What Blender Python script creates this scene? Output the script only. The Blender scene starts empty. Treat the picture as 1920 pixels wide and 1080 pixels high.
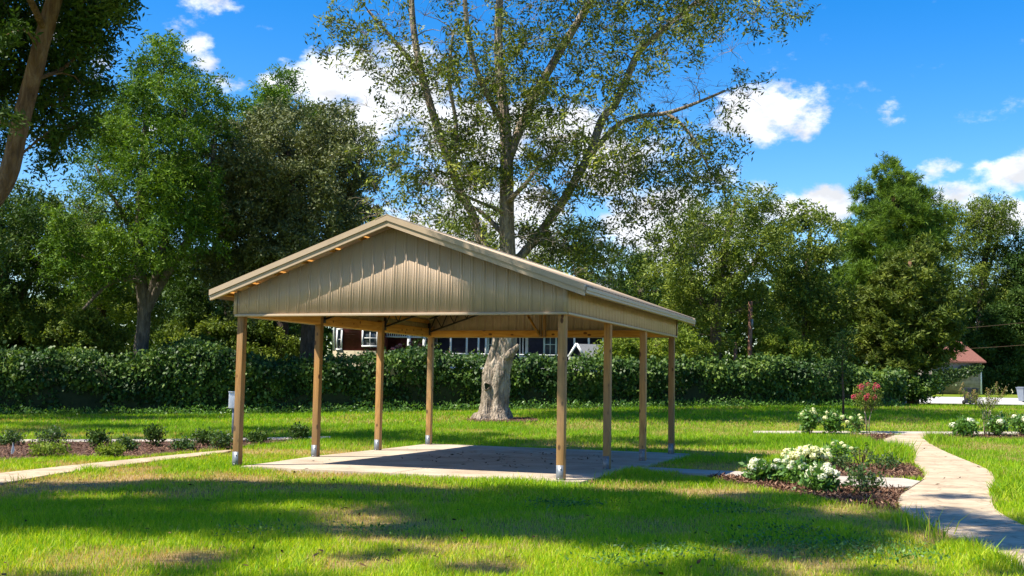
import bpy, math, random
import numpy as np
from mathutils import Vector, Matrix, Quaternion
R = math.radians
random.seed(7); rng = np.random.default_rng(7)
scene = bpy.context.scene
col = scene.collection

# ------------------------------------------------------------------ camera
F, PITCH, ROLL, EYE = 2121.86, 0.0857934, 0.0164446, 1.69725
cd = bpy.data.cameras.new('camera'); cam = bpy.data.objects.new('camera', cd); col.objects.link(cam)
cd.sensor_width = 36.0; cd.lens = F / 1920 * 36; cd.clip_end = 3000; cd.clip_start = 0.1
cam.matrix_world = (Matrix.Translation((0, 0, EYE)) @ Matrix.Rotation(math.pi/2 + PITCH, 4, 'X') @ Matrix.Rotation(ROLL, 4, 'Z'))
scene.camera = cam
scene.render.resolution_x, scene.render.resolution_y = 1024, 576

# ------------------------------------------------------------------ light
SUN_H = (-0.930, -0.368); SUN_EL = R(54.5)
sd = bpy.data.lights.new('sun', 'SUN'); sun = bpy.data.objects.new('sun', sd); col.objects.link(sun)
sd.energy = 5.0; sd.angle = R(0.55); sd.color = (1.0, 0.93, 0.80)
to_sun = Vector((SUN_H[0]*math.cos(SUN_EL), SUN_H[1]*math.cos(SUN_EL), math.sin(SUN_EL))).normalized()
sun.rotation_euler = to_sun.to_track_quat('Z', 'Y').to_euler()
scene.view_settings.view_transform = 'Standard'; scene.view_settings.look = 'None'
scene.view_settings.exposure = 1.1; scene.view_settings.gamma = 1

# ------------------------------------------------------------------ pixel <-> place (used once, to read real positions off the photo)
def ray(px, py):
    cr, sr = math.cos(ROLL), math.sin(ROLL)
    a, b = px - 960, py - 540
    u, v = a*cr + b*sr, -a*sr + b*cr
    c_, s_ = math.cos(PITCH), math.sin(PITCH)
    X, Z = u / F, -v / F
    return Vector((X, c_ - Z*s_, s_ + Z*c_))
def at(px, py, Y):
    d = ray(px, py); t = Y / d.y
    return Vector((d.x*t, Y, EYE + d.z*t))
def sstep(a, b, x):
    t = np.clip((np.asarray(x, float) - a) / (b - a), 0, 1); return t*t*(3 - 2*t)
def terrain(x, y):
    x = np.asarray(x, float); y = np.asarray(y, float)
    z = 0.95 * sstep(28, 62, y) * sstep(-26, 16, x)
    z = z + np.clip((y - 73) * 0.055, 0, 0.66) * sstep(12, 24, x)
    return z
def gp(px, py):
    z = 0.0
    d = ray(px, py)
    for k in range(60):
        dz = min(d.z, -0.004)
        t = (z - EYE) / dz
        x, y = d.x*t, d.y*t
        z = 0.5*z + 0.5*float(terrain(x, y))
    return Vector((x, y, float(terrain(x, y))))

# ------------------------------------------------------------------ world: sky with clouds
world = bpy.data.worlds.new('World'); scene.world = world; world.use_nodes = True
def build_world():
    nt = world.node_tree; N = nt.nodes; L = nt.links; N.clear()
    out = N.new('ShaderNodeOutputWorld'); bg = N.new('ShaderNodeBackground'); L.new(bg.outputs[0], out.inputs[0])
    bg.inputs['Strength'].default_value = 0.10
    sky = N.new('ShaderNodeTexSky'); sky.sky_type = 'NISHITA'; sky.sun_disc = False
    sky.sun_elevation = SUN_EL; sky.sun_rotation = math.atan2(SUN_H[0], SUN_H[1])
    sky.air_density = 1.0; sky.dust_density = 0.4; sky.ozone_density = 1.6; sky.altitude = 50
    hs = N.new('ShaderNodeHueSaturation'); hs.inputs['Saturation'].default_value = 1.55; hs.inputs['Value'].default_value = 1.04
    hs.inputs['Hue'].default_value = 0.508
    L.new(sky.outputs[0], hs.inputs['Color'])
    tc = N.new('ShaderNodeTexCoord'); nrm = N.new('ShaderNodeVectorMath'); nrm.operation = 'NORMALIZE'; L.new(tc.outputs['Generated'], nrm.inputs[0])
    sc = N.new('ShaderNodeVectorMath'); sc.operation = 'MULTIPLY'; sc.inputs[1].default_value = (1, 1, 1.7); L.new(nrm.outputs[0], sc.inputs[0])
    wn = N.new('ShaderNodeTexNoise'); wn.inputs['Scale'].default_value = 6; wn.inputs['Detail'].default_value = 3; L.new(sc.outputs[0], wn.inputs['Vector'])
    ws = N.new('ShaderNodeVectorMath'); ws.operation = 'MULTIPLY_ADD'; ws.inputs[1].default_value = (0.05,)*3; ws.inputs[2].default_value = (-0.025,)*3
    L.new(wn.outputs['Color'], ws.inputs[0])
    wa = N.new('ShaderNodeVectorMath'); wa.operation = 'ADD'; L.new(sc.outputs[0], wa.inputs[0]); L.new(ws.outputs[0], wa.inputs[1])
    spots = [(560,165,50,1),(620,150,85,1),(700,140,95,1),(330,60,30,.6),(760,190,90,1),(860,240,90,1),(960,260,90,1),(1060,260,90,1),(1140,300,80,1),(1230,300,60,.9),
             (570,160,45,.9),(1405,225,60,1),(1460,205,60,1),(1510,215,40,.9),(390,10,44,.55),(345,50,20,.5),(370,90,28,.55),(400,128,30,.55),(430,165,32,.58),
             (165,130,50,.62),(290,235,45,.7),(1690,200,26,.48),(1668,243,34,.55),(1765,325,45,.66),(1800,372,55,.9),(1900,335,50,.85),(1890,420,60,.8),
             (1545,390,60,1),(1480,400,50,.9),(1130,330,60,.9),(650,240,80,1),(60,60,60,.6),(900,420,160,.9),(1250,440,170,.9),(1840,330,40,.5)]
    acc = None
    for (px, py, r, w) in spots:
        d = ray(px, py).normalized()
        dn = N.new('ShaderNodeVectorMath'); dn.operation = 'DISTANCE'; L.new(wa.outputs[0], dn.inputs[0]); dn.inputs[1].default_value = (d.x, d.y, d.z*1.7)
        mr = N.new('ShaderNodeMapRange'); mr.interpolation_type = 'SMOOTHSTEP'
        rr = r*2.05/F
        mr.inputs['From Min'].default_value = rr; mr.inputs['From Max'].default_value = 0.0; mr.inputs['To Max'].default_value = w
        L.new(dn.outputs['Value'], mr.inputs['Value'])
        if acc is None: acc = mr.outputs[0]
        else:
            mx = N.new('ShaderNodeMath'); mx.operation = 'SMOOTH_MAX'; mx.inputs[2].default_value = 0.15; L.new(acc, mx.inputs[0]); L.new(mr.outputs[0], mx.inputs[1]); acc = mx.outputs[0]
    n1 = N.new('ShaderNodeTexNoise'); n1.inputs['Scale'].default_value = 22; n1.inputs['Detail'].default_value = 9; n1.inputs['Roughness'].default_value = 0.62
    L.new(sc.outputs[0], n1.inputs['Vector'])
    # density = blobs*1.0 + noise*1.1 - 1.0
    ma = N.new('ShaderNodeMath'); ma.operation = 'MULTIPLY_ADD'; L.new(n1.outputs['Fac'], ma.inputs[0]); ma.inputs[1].default_value = 2.0; ma.inputs[2].default_value = -1.32
    ad = N.new('ShaderNodeMath'); ad.operation = 'ADD'; L.new(ma.outputs[0], ad.inputs[0]); L.new(acc, ad.inputs[1])
    den = N.new('ShaderNodeMapRange'); den.interpolation_type = 'SMOOTHSTEP'; den.inputs['From Min'].default_value = 0.0; den.inputs['From Max'].default_value = 0.45
    L.new(ad.outputs[0], den.inputs['Value'])
    gate = N.new('ShaderNodeMapRange'); gate.inputs['From Min'].default_value = 0.02; gate.inputs['From Max'].default_value = 0.2; L.new(acc, gate.inputs['Value'])
    dm = N.new('ShaderNodeMath'); dm.operation = 'MULTIPLY'; L.new(den.outputs[0], dm.inputs[0]); L.new(gate.outputs[0], dm.inputs[1])
    # cloud shading painted in as greyer tones by an offset noise
    n2 = N.new('ShaderNodeTexNoise'); n2.inputs['Scale'].default_value = 30; n2.inputs['Detail'].default_value = 6
    of = N.new('ShaderNodeVectorMath'); of.operation = 'ADD'; of.inputs[1].default_value = (0.0, 0, -0.012); L.new(sc.outputs[0], of.inputs[0]); L.new(of.outputs[0], n2.inputs['Vector'])
    cr = N.new('ShaderNodeMapRange'); cr.inputs['From Min'].default_value = 0.35; cr.inputs['From Max'].default_value = 0.62; cr.inputs['To Min'].default_value = 4.2; cr.inputs['To Max'].default_value = 6.4
    L.new(n2.outputs['Fac'], cr.inputs['Value'])
    cc = N.new('ShaderNodeCombineColor'); 
    m1 = N.new('ShaderNodeMath'); m1.operation = 'MULTIPLY'; m1.inputs[1].default_value = 0.94; L.new(cr.outputs[0], m1.inputs[0])
    m2 = N.new('ShaderNodeMath'); m2.operation = 'MULTIPLY'; m2.inputs[1].default_value = 0.97; L.new(cr.outputs[0], m2.inputs[0])
    m3 = N.new('ShaderNodeMath'); m3.operation = 'MULTIPLY'; m3.inputs[1].default_value = 1.03; L.new(cr.outputs[0], m3.inputs[0])
    L.new(m1.outputs[0], cc.inputs[0]); L.new(m2.outputs[0], cc.inputs[1]); L.new(m3.outputs[0], cc.inputs[2])
    mix = N.new('ShaderNodeMix'); mix.data_type = 'RGBA'; L.new(dm.outputs[0], mix.inputs[0]); L.new(hs.outputs[0], mix.inputs[6]); L.new(cc.outputs[0], mix.inputs[7])
    L.new(mix.outputs[2], bg.inputs['Color'])
build_world()

# ------------------------------------------------------------------ object helpers
def tag(o, label=None, cat=None, group=None, kind=None):
    if label: o['label'] = label
    if cat: o['category'] = cat
    if group: o['group'] = group
    if kind: o['kind'] = kind
    return o
def empty(name, loc, label, cat, group=None, rz=0.0):
    o = bpy.data.objects.new(name, None); col.objects.link(o); o.location = loc; o.rotation_euler = (0, 0, rz); o.empty_display_size = .2
    return tag(o, label, cat, group)
def link_mesh(name, me, mat, parent=None):
    o = bpy.data.objects.new(name, me); col.objects.link(o)
    if mat is not None and len(me.materials) == 0: me.materials.append(mat)
    if parent is not None: o.parent = parent
    return o
def np_mesh(name, V, faces_sizes, loops, smooth=False, attrs=None):
    """V (n,3); faces_sizes (f,), loops (sum)"""
    me = bpy.data.meshes.new(name)
    V = np.asarray(V, np.float32); loops = np.asarray(loops, np.int32); fs = np.asarray(faces_sizes, np.int32)
    me.vertices.add(len(V)); me.vertices.foreach_set('co', V.ravel())
    me.loops.add(len(loops)); me.loops.foreach_set('vertex_index', loops)
    me.polygons.add(len(fs)); st = np.zeros(len(fs), np.int32); st[1:] = np.cumsum(fs)[:-1]
    me.polygons.foreach_set('loop_start', st)
    try: me.polygons.foreach_set('loop_total', fs)
    except Exception: pass
    if smooth: me.polygons.foreach_set('use_smooth', np.ones(len(fs), bool))
    if attrs:
        for k, a in attrs.items():
            at_ = me.attributes.new(k, 'FLOAT', 'FACE'); at_.data.foreach_set('value', np.asarray(a, np.float32))
    me.update(calc_edges=True)
    return me
class MB:
    """collects shapes into one mesh"""
    def __init__(s): s.V = []; s.F = []
    def poly(s, pts):
        n = len(s.V); s.V += [tuple(p) for p in pts]; s.F.append(tuple(range(n, n+len(pts))))
    def box(s, x0, x1, y0, y1, z0, z1, M=None):
        c = [Vector((x, y, z)) for z in (z0, z1) for y in (y0, y1) for x in (x0, x1)]
        if M is not None: c = [M @ p for p in c]
        n = len(s.V); s.V += [tuple(p) for p in c]
        for f in ((0,2,3,1),(4,5,7,6),(0,1,5,4),(2,6,7,3),(0,4,6,2),(1,3,7,5)): s.F.append(tuple(n+i for i in f))
    def beam(s, a, b, w, h, up=Vector((0,0,1))):
        a, b = Vector(a), Vector(b); d = b - a; ln = d.length; d.normalize()
        x = d.cross(up)
        if x.length < 1e-4: x = d.cross(Vector((0, 1, 0)))
        x.normalize(); u = x.cross(d)
        M = Matrix((x, d, u)).transposed().to_4x4(); M.translation = a
        s.box(-w/2, w/2, 0, ln, -h/2, h/2, M)
    def tube(s, pts, rad, n=8, cap=True, bump=0.0):
        pts = [Vector(p) for p in pts]
        if not hasattr(rad, '__len__'): rad = [rad]*len(pts)
        base = len(s.V); ref = None
        for i, p in enumerate(pts):
            d = (pts[min(i+1, len(pts)-1)] - pts[max(i-1, 0)])
            if d.length < 1e-6: d = Vector((0,0,1))
            d.normalize()
            if ref is None: ref = Vector((1, 0, 0)) if abs(d.x) < .8 else Vector((0, 1, 0))
            x = (ref - d*ref.dot(d)).normalized(); y = d.cross(x); ref = x
            for k in range(n):
                a = 2*math.pi*k/n; r = rad[i]*(1 + (random.uniform(-bump, bump) if bump else 0))
                s.V.append(tuple(p + x*math.cos(a)*r + y*math.sin(a)*r))
        for i in range(len(pts)-1):
            for k in range(n):
                k2 = (k+1) % n
                s.F.append((base+i*n+k, base+i*n+k2, base+(i+1)*n+k2, base+(i+1)*n+k))
        if cap:
            s.F.append(tuple(base+k for k in range(n))[::-1]); s.F.append(tuple(base+(len(pts)-1)*n+k for k in range(n)))
    def mesh(s, name, smooth=False):
        fs = [len(f) for f in s.F]; lo = [i for f in s.F for i in f]
        return np_mesh(name, np.array(s.V), fs, lo, smooth)
    def build(s, name, mat, parent=None, smooth=False, bevel=0):
        o = link_mesh(name, s.mesh(name, smooth), mat, parent)
        if bevel:
            m = o.modifiers.new('b', 'BEVEL'); m.width = bevel; m.segments = 2; m.limit_method = 'ANGLE'
        return o

# ------------------------------------------------------------------ materials
def new_mat(name, rough=.8, spec=.3):
    m = bpy.data.materials.new(name); m.use_nodes = True
    b = m.node_tree.nodes['Principled BSDF']; b.inputs['Roughness'].default_value = rough
    b.inputs['Specular IOR Level'].default_value = spec
    return m, m.node_tree.nodes, m.node_tree.links, b
def ramp(N, stops):
    r = N.new('ShaderNodeValToRGB'); e = r.color_ramp.elements
    while len(e) < len(stops): e.new(.5)
    for i, (p, c) in enumerate(stops): e[i].position = p; e[i].color = (*c, 1)
    return r
def noisy(name, c1, c2, scale=5, rough=.8, bump=0.0, stretch=(1,1,1), detail=6, spec=.3, c3=None, coord='Object', bscale=None, metallic=0):
    m, N, L, b = new_mat(name, rough, spec)
    b.inputs['Metallic'].default_value = metallic
    tc = N.new('ShaderNodeTexCoord'); mp = N.new('ShaderNodeMapping'); mp.inputs['Scale'].default_value = stretch
    L.new(tc.outputs[coord], mp.inputs[0])
    n = N.new('ShaderNodeTexNoise'); n.inputs['Scale'].default_value = scale; n.inputs['Detail'].default_value = detail; n.inputs['Roughness'].default_value = .65
    L.new(mp.outputs[0], n.inputs['Vector'])
    st = [(.3, c1), (.7, c2)] if c3 is None else [(.28, c1), (.5, c2), (.72, c3)]
    r = ramp(N, st); L.new(n.outputs['Fac'], r.inputs[0]); L.new(r.outputs[0], b.inputs['Base Color'])
    if bump:
        bp = N.new('ShaderNodeBump'); bp.inputs['Strength'].default_value = bump; bp.inputs['Distance'].default_value = .02
        n2 = N.new('ShaderNodeTexNoise'); n2.inputs['Scale'].default_value = bscale or scale*4; n2.inputs['Detail'].default_value = 8
        L.new(mp.outputs[0], n2.inputs['Vector']); L.new(n2.outputs['Fac'], bp.inputs['Height']); L.new(bp.outputs[0], b.inputs['Normal'])
    return m
def leaf_mat(name, stops, rough=.5, spec=.35, trans=.35, tcol=1.35):
    """leaf to leaf colour from a per-face random value"""
    m, N, L, b = new_mat(name, rough, spec)
    a = N.new('ShaderNodeAttribute'); a.attribute_name = 'rnd'
    r = ramp(N, stops); L.new(a.outputs['Fac'], r.inputs[0]); L.new(r.outputs[0], b.inputs['Base Color'])
    t = N.new('ShaderNodeBsdfTranslucent')
    mu = N.new('ShaderNodeMix'); mu.data_type = 'RGBA'; mu.blend_type = 'MULTIPLY'; mu.inputs[0].default_value = 1
    mu.inputs[7].default_value = (tcol*1.25, tcol*1.25, tcol*.5, 1); L.new(r.outputs[0], mu.inputs[6]); L.new(mu.outputs[2], t.inputs['Color'])
    ms = N.new('ShaderNodeMixShader'); ms.inputs[0].default_value = trans
    L.new(b.outputs[0], ms.inputs[1]); L.new(t.outputs[0], ms.inputs[2])
    L.new(ms.outputs[0], N['Material Output'].inputs['Surface'])
    return m
def wood_mat(name, c1, c2, cknot, stretch=(1,1,.12), scale=9, grey=.0):
    m, N, L, b = new_mat(name, .7, .25)
    tc = N.new('ShaderNodeTexCoord'); mp = N.new('ShaderNodeMapping'); mp.inputs['Scale'].default_value = stretch; L.new(tc.outputs['Object'], mp.inputs[0])
    oi = N.new('ShaderNodeObjectInfo')
    ad = N.new('ShaderNodeVectorMath'); ad.operation = 'ADD'; cx = N.new('ShaderNodeCombineXYZ')
    mm = N.new('ShaderNodeMath'); mm.operation = 'MULTIPLY'; mm.inputs[1].default_value = 37; L.new(oi.outputs['Random'], mm.inputs[0])
    L.new(mm.outputs[0], cx.inputs[0]); L.new(mm.outputs[0], cx.inputs[2]); L.new(mp.outputs[0], ad.inputs[0]); L.new(cx.outputs[0], ad.inputs[1])
    w = N.new('ShaderNodeTexNoise'); w.inputs['Scale'].default_value = scale; w.inputs['Detail'].default_value = 7; w.inputs['Distortion'].default_value = 1.6
    L.new(ad.outputs[0], w.inputs['Vector'])
    r = ramp(N, [(.33, c1), (.62, c2)]); L.new(w.outputs['Fac'], r.inputs[0])
    v = N.new('ShaderNodeTexVoronoi'); v.inputs['Scale'].default_value = 5.2; 
    mp2 = N.new('ShaderNodeMapping'); mp2.inputs['Scale'].default_value = (1, 1, .55) if stretch[2] < 1 else (.55, 1, 1); L.new(tc.outputs['Object'], mp2.inputs[0])
    ad2 = N.new('ShaderNodeVectorMath'); ad2.operation = 'ADD'; L.new(mp2.outputs[0], ad2.inputs[0]); L.new(cx.outputs[0], ad2.inputs[1]); L.new(ad2.outputs[0], v.inputs['Vector'])
    k = N.new('ShaderNodeMapRange'); k.inputs['From Min'].default_value = .13; k.inputs['From Max'].default_value = .19; k.inputs['To Min'].default_value = 1; k.inputs['To Max'].default_value = 0
    L.new(v.outputs['Distance'], k.inputs['Value'])
    mx = N.new('ShaderNodeMix'); mx.data_type = 'RGBA'; L.new(k.outputs[0], mx.inputs[0]); L.new(r.outputs[0], mx.inputs[6]); mx.inputs[7].default_value = (*cknot, 1)
    # weathering, greyer in patches
    n = N.new('ShaderNodeTexNoise'); n.inputs['Scale'].default_value = 1.3; n.inputs['Detail'].default_value = 4; L.new(ad2.outputs[0], n.inputs['Vector'])
    k2 = N.new('ShaderNodeMapRange'); k2.inputs['From Min'].default_value = .35; k2.inputs['From Max'].default_value = .7; k2.inputs['To Max'].default_value = grey; L.new(n.outputs['Fac'], k2.inputs['Value'])
    m2 = N.new('ShaderNodeMix'); m2.data_type = 'RGBA'; L.new(k2.outputs[0], m2.inputs[0]); L.new(mx.outputs[2], m2.inputs[6]); m2.inputs[7].default_value = (.22, .17, .11, 1)
    vr = N.new('ShaderNodeMapRange'); vr.inputs['To Min'].default_value = .68; vr.inputs['To Max'].default_value = 1.12; L.new(oi.outputs['Random'], vr.inputs['Value'])
    m3 = N.new('ShaderNodeMix'); m3.data_type = 'RGBA'; m3.blend_type = 'MULTIPLY'; m3.inputs[0].default_value = 1; L.new(m2.outputs[2], m3.inputs[6]); L.new(vr.outputs[0], m3.inputs[7])
    L.new(m3.outputs[2], b.inputs['Base Color'])
    bp = N.new('ShaderNodeBump'); bp.inputs['Strength'].default_value = .25; bp.inputs['Distance'].default_value = .01; L.new(w.outputs['Fac'], bp.inputs['Height']); L.new(bp.outputs[0], b.inputs['Normal'])
    return m
def bark_mat(name, c1, c2, c3, scale=7, strength=.9, dist=.05):
    m, N, L, b = new_mat(name, .9, .15)
    tc = N.new('ShaderNodeTexCoord'); mp = N.new('ShaderNodeMapping'); mp.inputs['Scale'].default_value = (1, 1, .28); L.new(tc.outputs['Object'], mp.inputs[0])
    n = N.new('ShaderNodeTexNoise'); n.inputs['Scale'].default_value = scale; n.inputs['Detail'].default_value = 9; n.inputs['Roughness'].default_value = .72; n.inputs['Distortion'].default_value = .6
    L.new(mp.outputs[0], n.inputs['Vector'])
    r = ramp(N, [(.32, c1), (.5, c2), (.68, c3)]); L.new(n.outputs['Fac'], r.inputs[0]); L.new(r.outputs[0], b.inputs['Base Color'])
    v = N.new('ShaderNodeTexVoronoi'); v.inputs['Scale'].default_value = scale*1.2; v.feature = 'DISTANCE_TO_EDGE'; L.new(mp.outputs[0], v.inputs['Vector'])
    mm = N.new('ShaderNodeMath'); mm.operation = 'MULTIPLY'; L.new(v.outputs['Distance'], mm.inputs[0]); mm.inputs[1].default_value = 1.5
    ad = N.new('ShaderNodeMath'); ad.operation = 'ADD'; L.new(mm.outputs[0], ad.inputs[0]); L.new(n.outputs['Fac'], ad.inputs[1])
    bp = N.new('ShaderNodeBump'); bp.inputs['Strength'].default_value = strength; bp.inputs['Distance'].default_value = dist
    L.new(ad.outputs[0], bp.inputs['Height']); L.new(bp.outputs[0], b.inputs['Normal'])
    return m
M = {}
M['panel'] = noisy('tan_metal', (.44,.33,.24), (.51,.385,.28), 2.2, .42, 0, (1,1,.25), spec=.4)
M['panel_in'] = noisy('pale_metal_back', (.42,.40,.33), (.46,.44,.37), 2, .5)
M['trim'] = noisy('tan_trim', (.38,.29,.20), (.43,.33,.23), 3, .38, spec=.45)
M['post'] = wood_mat('treated_post', (.34,.165,.052), (.52,.28,.095), (.10,.035,.012), grey=.75)
M['beam'] = wood_mat('fresh_beam', (.52,.22,.035), (.68,.34,.075), (.16,.05,.015), (.12,1,1), grey=.15)
M['beam_y'] = wood_mat('fresh_beam_long', (.52,.22,.035), (.68,.34,.075), (.16,.05,.015), (1,.12,1), grey=.15)
M['black'] = noisy('black_steel', (.012,.012,.013), (.02,.02,.022), 9, .45)
M['galv'] = noisy('galvanised', (.15,.165,.185), (.25,.27,.30), 14, .5, metallic=.4)
M['bolt'] = noisy('bolt_steel', (.35,.35,.36), (.5,.5,.5), 20, .35, metallic=.8)
M['bark_light'] = bark_mat('pecan_bark', (.09,.07,.05), (.28,.225,.17), (.50,.42,.33), 6.5, 1.0, .11)
M['bark_limb'] = bark_mat('limb_bark', (.045,.038,.03), (.11,.09,.07), (.2,.17,.135), 6)
M['bark_dark'] = bark_mat('dark_bark', (.03,.022,.017), (.075,.055,.042), (.13,.10,.08), 8)
M['bark_red'] = bark_mat('reddish_bark', (.07,.035,.02), (.16,.09,.055), (.26,.17,.11), 9)
g = lambda r, gg, b: (r, gg, b)
M['leaf_pecan'] = leaf_mat('pecan_leaf', [(0,(.022,.036,.012)),(.45,(.055,.08,.018)),(.8,(.16,.20,.026)),(1,(.34,.34,.06))], .55, .28, .26)
M['leaf_walnut'] = leaf_mat('walnut_leaf', [(0,(.018,.046,.008)),(.5,(.06,.125,.013)),(1,(.17,.26,.024))], .55, .14, .22)
M['leaf_oak'] = leaf_mat('oak_leaf', [(0,(.045,.06,.02)),(.5,(.10,.125,.04)),(1,(.20,.21,.09))], .55, .28, .12)
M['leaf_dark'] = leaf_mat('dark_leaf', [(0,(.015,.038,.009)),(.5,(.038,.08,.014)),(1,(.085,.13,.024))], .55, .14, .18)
M['leaf_mid'] = leaf_mat('mid_leaf', [(0,(.032,.055,.010)),(.5,(.085,.13,.018)),(1,(.22,.26,.04))], .55, .14, .2)
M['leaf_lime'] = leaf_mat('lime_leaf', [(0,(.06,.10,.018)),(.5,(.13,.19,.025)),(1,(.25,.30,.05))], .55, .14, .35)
M['leaf_hedge'] = leaf_mat('hedge_leaf', [(0,(.016,.04,.010)),(.5,(.045,.10,.017)),(1,(.15,.22,.035))], .5, .28, .22)
M['leaf_pine'] = leaf_mat('pine_needle', [(0,(.03,.06,.010)),(.5,(.075,.135,.014)),(1,(.15,.23,.02))], .55, .14, .2)
M['leaf_cedar'] = leaf_mat('cedar_spray', [(0,(.035,.062,.014)),(.5,(.08,.115,.018)),(1,(.165,.195,.03))], .55, .14, .2)
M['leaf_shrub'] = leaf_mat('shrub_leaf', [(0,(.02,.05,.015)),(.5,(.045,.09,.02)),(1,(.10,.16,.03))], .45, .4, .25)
M['leaf_hyd'] = leaf_mat('hydrangea_leaf', [(0,(.035,.09,.02)),(.5,(.075,.17,.03)),(1,(.15,.27,.045))], .45, .4, .3)
M['petal'] = leaf_mat('white_petal', [(0,(.62,.66,.42)),(.5,(.80,.80,.66)),(1,(.86,.86,.80))], .6, .2, .3, .8)
M['petal_y'] = leaf_mat('cream_petal', [(0,(.60,.66,.30)),(.5,(.78,.78,.46)),(1,(.84,.83,.66))], .6, .2, .3, .8)
M['petal_pink'] = leaf_mat('pink_petal', [(0,(.42,.03,.08)),(.5,(.62,.07,.13)),(1,(.72,.20,.28))], .6, .2, .3, .7)
M['seed'] = leaf_mat('seed_head', [(0,(.14,.09,.04)),(.5,(.26,.18,.07)),(1,(.36,.27,.12))], .7, .1, .2, .8)
M['stem'] = noisy('stem_brown', (.07,.045,.025), (.14,.09,.05), 20, .8)
M['core'] = noisy('deep_shade', (.010,.017,.006), (.022,.03,.010), 7, .95, .5, c3=(.03,.036,.014))  # shade inside the hedge and knot holes, painted as a near-black colour
def concrete(name, a, b_, c, veins=True, sc=1.6):
    m, N, L, b = new_mat(name, .85, .25)
    tc = N.new('ShaderNodeTexCoord')
    n = N.new('ShaderNodeTexNoise'); n.inputs['Scale'].default_value = sc; n.inputs['Detail'].default_value = 9; n.inputs['Roughness'].default_value = .7; L.new(tc.outputs['Object'], n.inputs['Vector'])
    r = ramp(N, [(.3, a), (.5, b_), (.7, c)]); L.new(n.outputs['Fac'], r.inputs[0])
    outc = r.outputs[0]
    if veins:
        w = N.new('ShaderNodeTexNoise'); w.inputs['Scale'].default_value = 2.3; w.inputs['Detail'].default_value = 5; L.new(tc.outputs['Object'], w.inputs['Vector'])
        wm = N.new('ShaderNodeVectorMath'); wm.operation = 'MULTIPLY_ADD'; wm.inputs[1].default_value = (.5,)*3; L.new(w.outputs['Color'], wm.inputs[0]); L.new(tc.outputs['Object'], wm.inputs[2])
        v = N.new('ShaderNodeTexVoronoi'); v.feature = 'DISTANCE_TO_EDGE'; v.inputs['Scale'].default_value = 1.5; L.new(wm.outputs[0], v.inputs['Vector'])
        k = N.new('ShaderNodeMapRange'); k.inputs['From Max'].default_value = .035; k.inputs['To Min'].default_value = .55; k.inputs['To Max'].default_value = 0; L.new(v.outputs['Distance'], k.inputs['Value'])
        mx = N.new('ShaderNodeMix'); mx.data_type = 'RGBA'; L.new(k.outputs[0], mx.inputs[0]); L.new(outc, mx.inputs[6]); mx.inputs[7].default_value = (a[0]*.5, a[1]*.48, a[2]*.46, 1); outc = mx.outputs[2]
    n3 = N.new('ShaderNodeTexNoise'); n3.inputs['Scale'].default_value = 45; n3.inputs['Detail'].default_value = 4; L.new(tc.outputs['Object'], n3.inputs['Vector'])
    k3 = N.new('ShaderNodeMapRange'); k3.inputs['To Min'].default_value = .78; k3.inputs['To Max'].default_value = 1.2; L.new(n3.outputs['Fac'], k3.inputs['Value'])
    mu = N.new('ShaderNodeMix'); mu.data_type = 'RGBA'; mu.blend_type = 'MULTIPLY'; mu.inputs[0].default_value = 1; L.new(outc, mu.inputs[6]); L.new(k3.outputs[0], mu.inputs[7])
    L.new(mu.outputs[2], b.inputs['Base Color'])
    bp = N.new('ShaderNodeBump'); bp.inputs['Strength'].default_value = .3; bp.inputs['Distance'].default_value = .01; L.new(n3.outputs['Fac'], bp.inputs['Height']); L.new(bp.outputs[0], b.inputs['Normal'])
    return m
M['path'] = concrete('stamped_path', (.27,.20,.13), (.43,.335,.225), (.54,.43,.30))
M['slab'] = concrete('slab_concrete', (.30,.23,.165), (.42,.345,.26), (.54,.45,.35), False, .9)
M['sidepath'] = concrete('side_path_concrete', (.33,.285,.23), (.40,.35,.29), (.46,.41,.34), False)
M['road'] = concrete('road_concrete', (.34,.33,.32), (.44,.42,.40), (.50,.48,.45), False, .5)
M['mulch'] = noisy('mulch', (.028,.014,.009), (.085,.042,.027), 26, .95, 1.0, c3=(.17,.095,.06), bscale=40, stretch=(1,2.2,1))
M['chip'] = leaf_mat('mulch_chip', [(0,(.04,.018,.011)),(.6,(.13,.065,.04)),(1,(.30,.19,.12))], .9, .1, 0)
M['litter'] = leaf_mat('fallen_leaf', [(0,(.02,.013,.009)),(.7,(.07,.04,.02)),(1,(.15,.09,.04))], .8, .1, .05)

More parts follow.
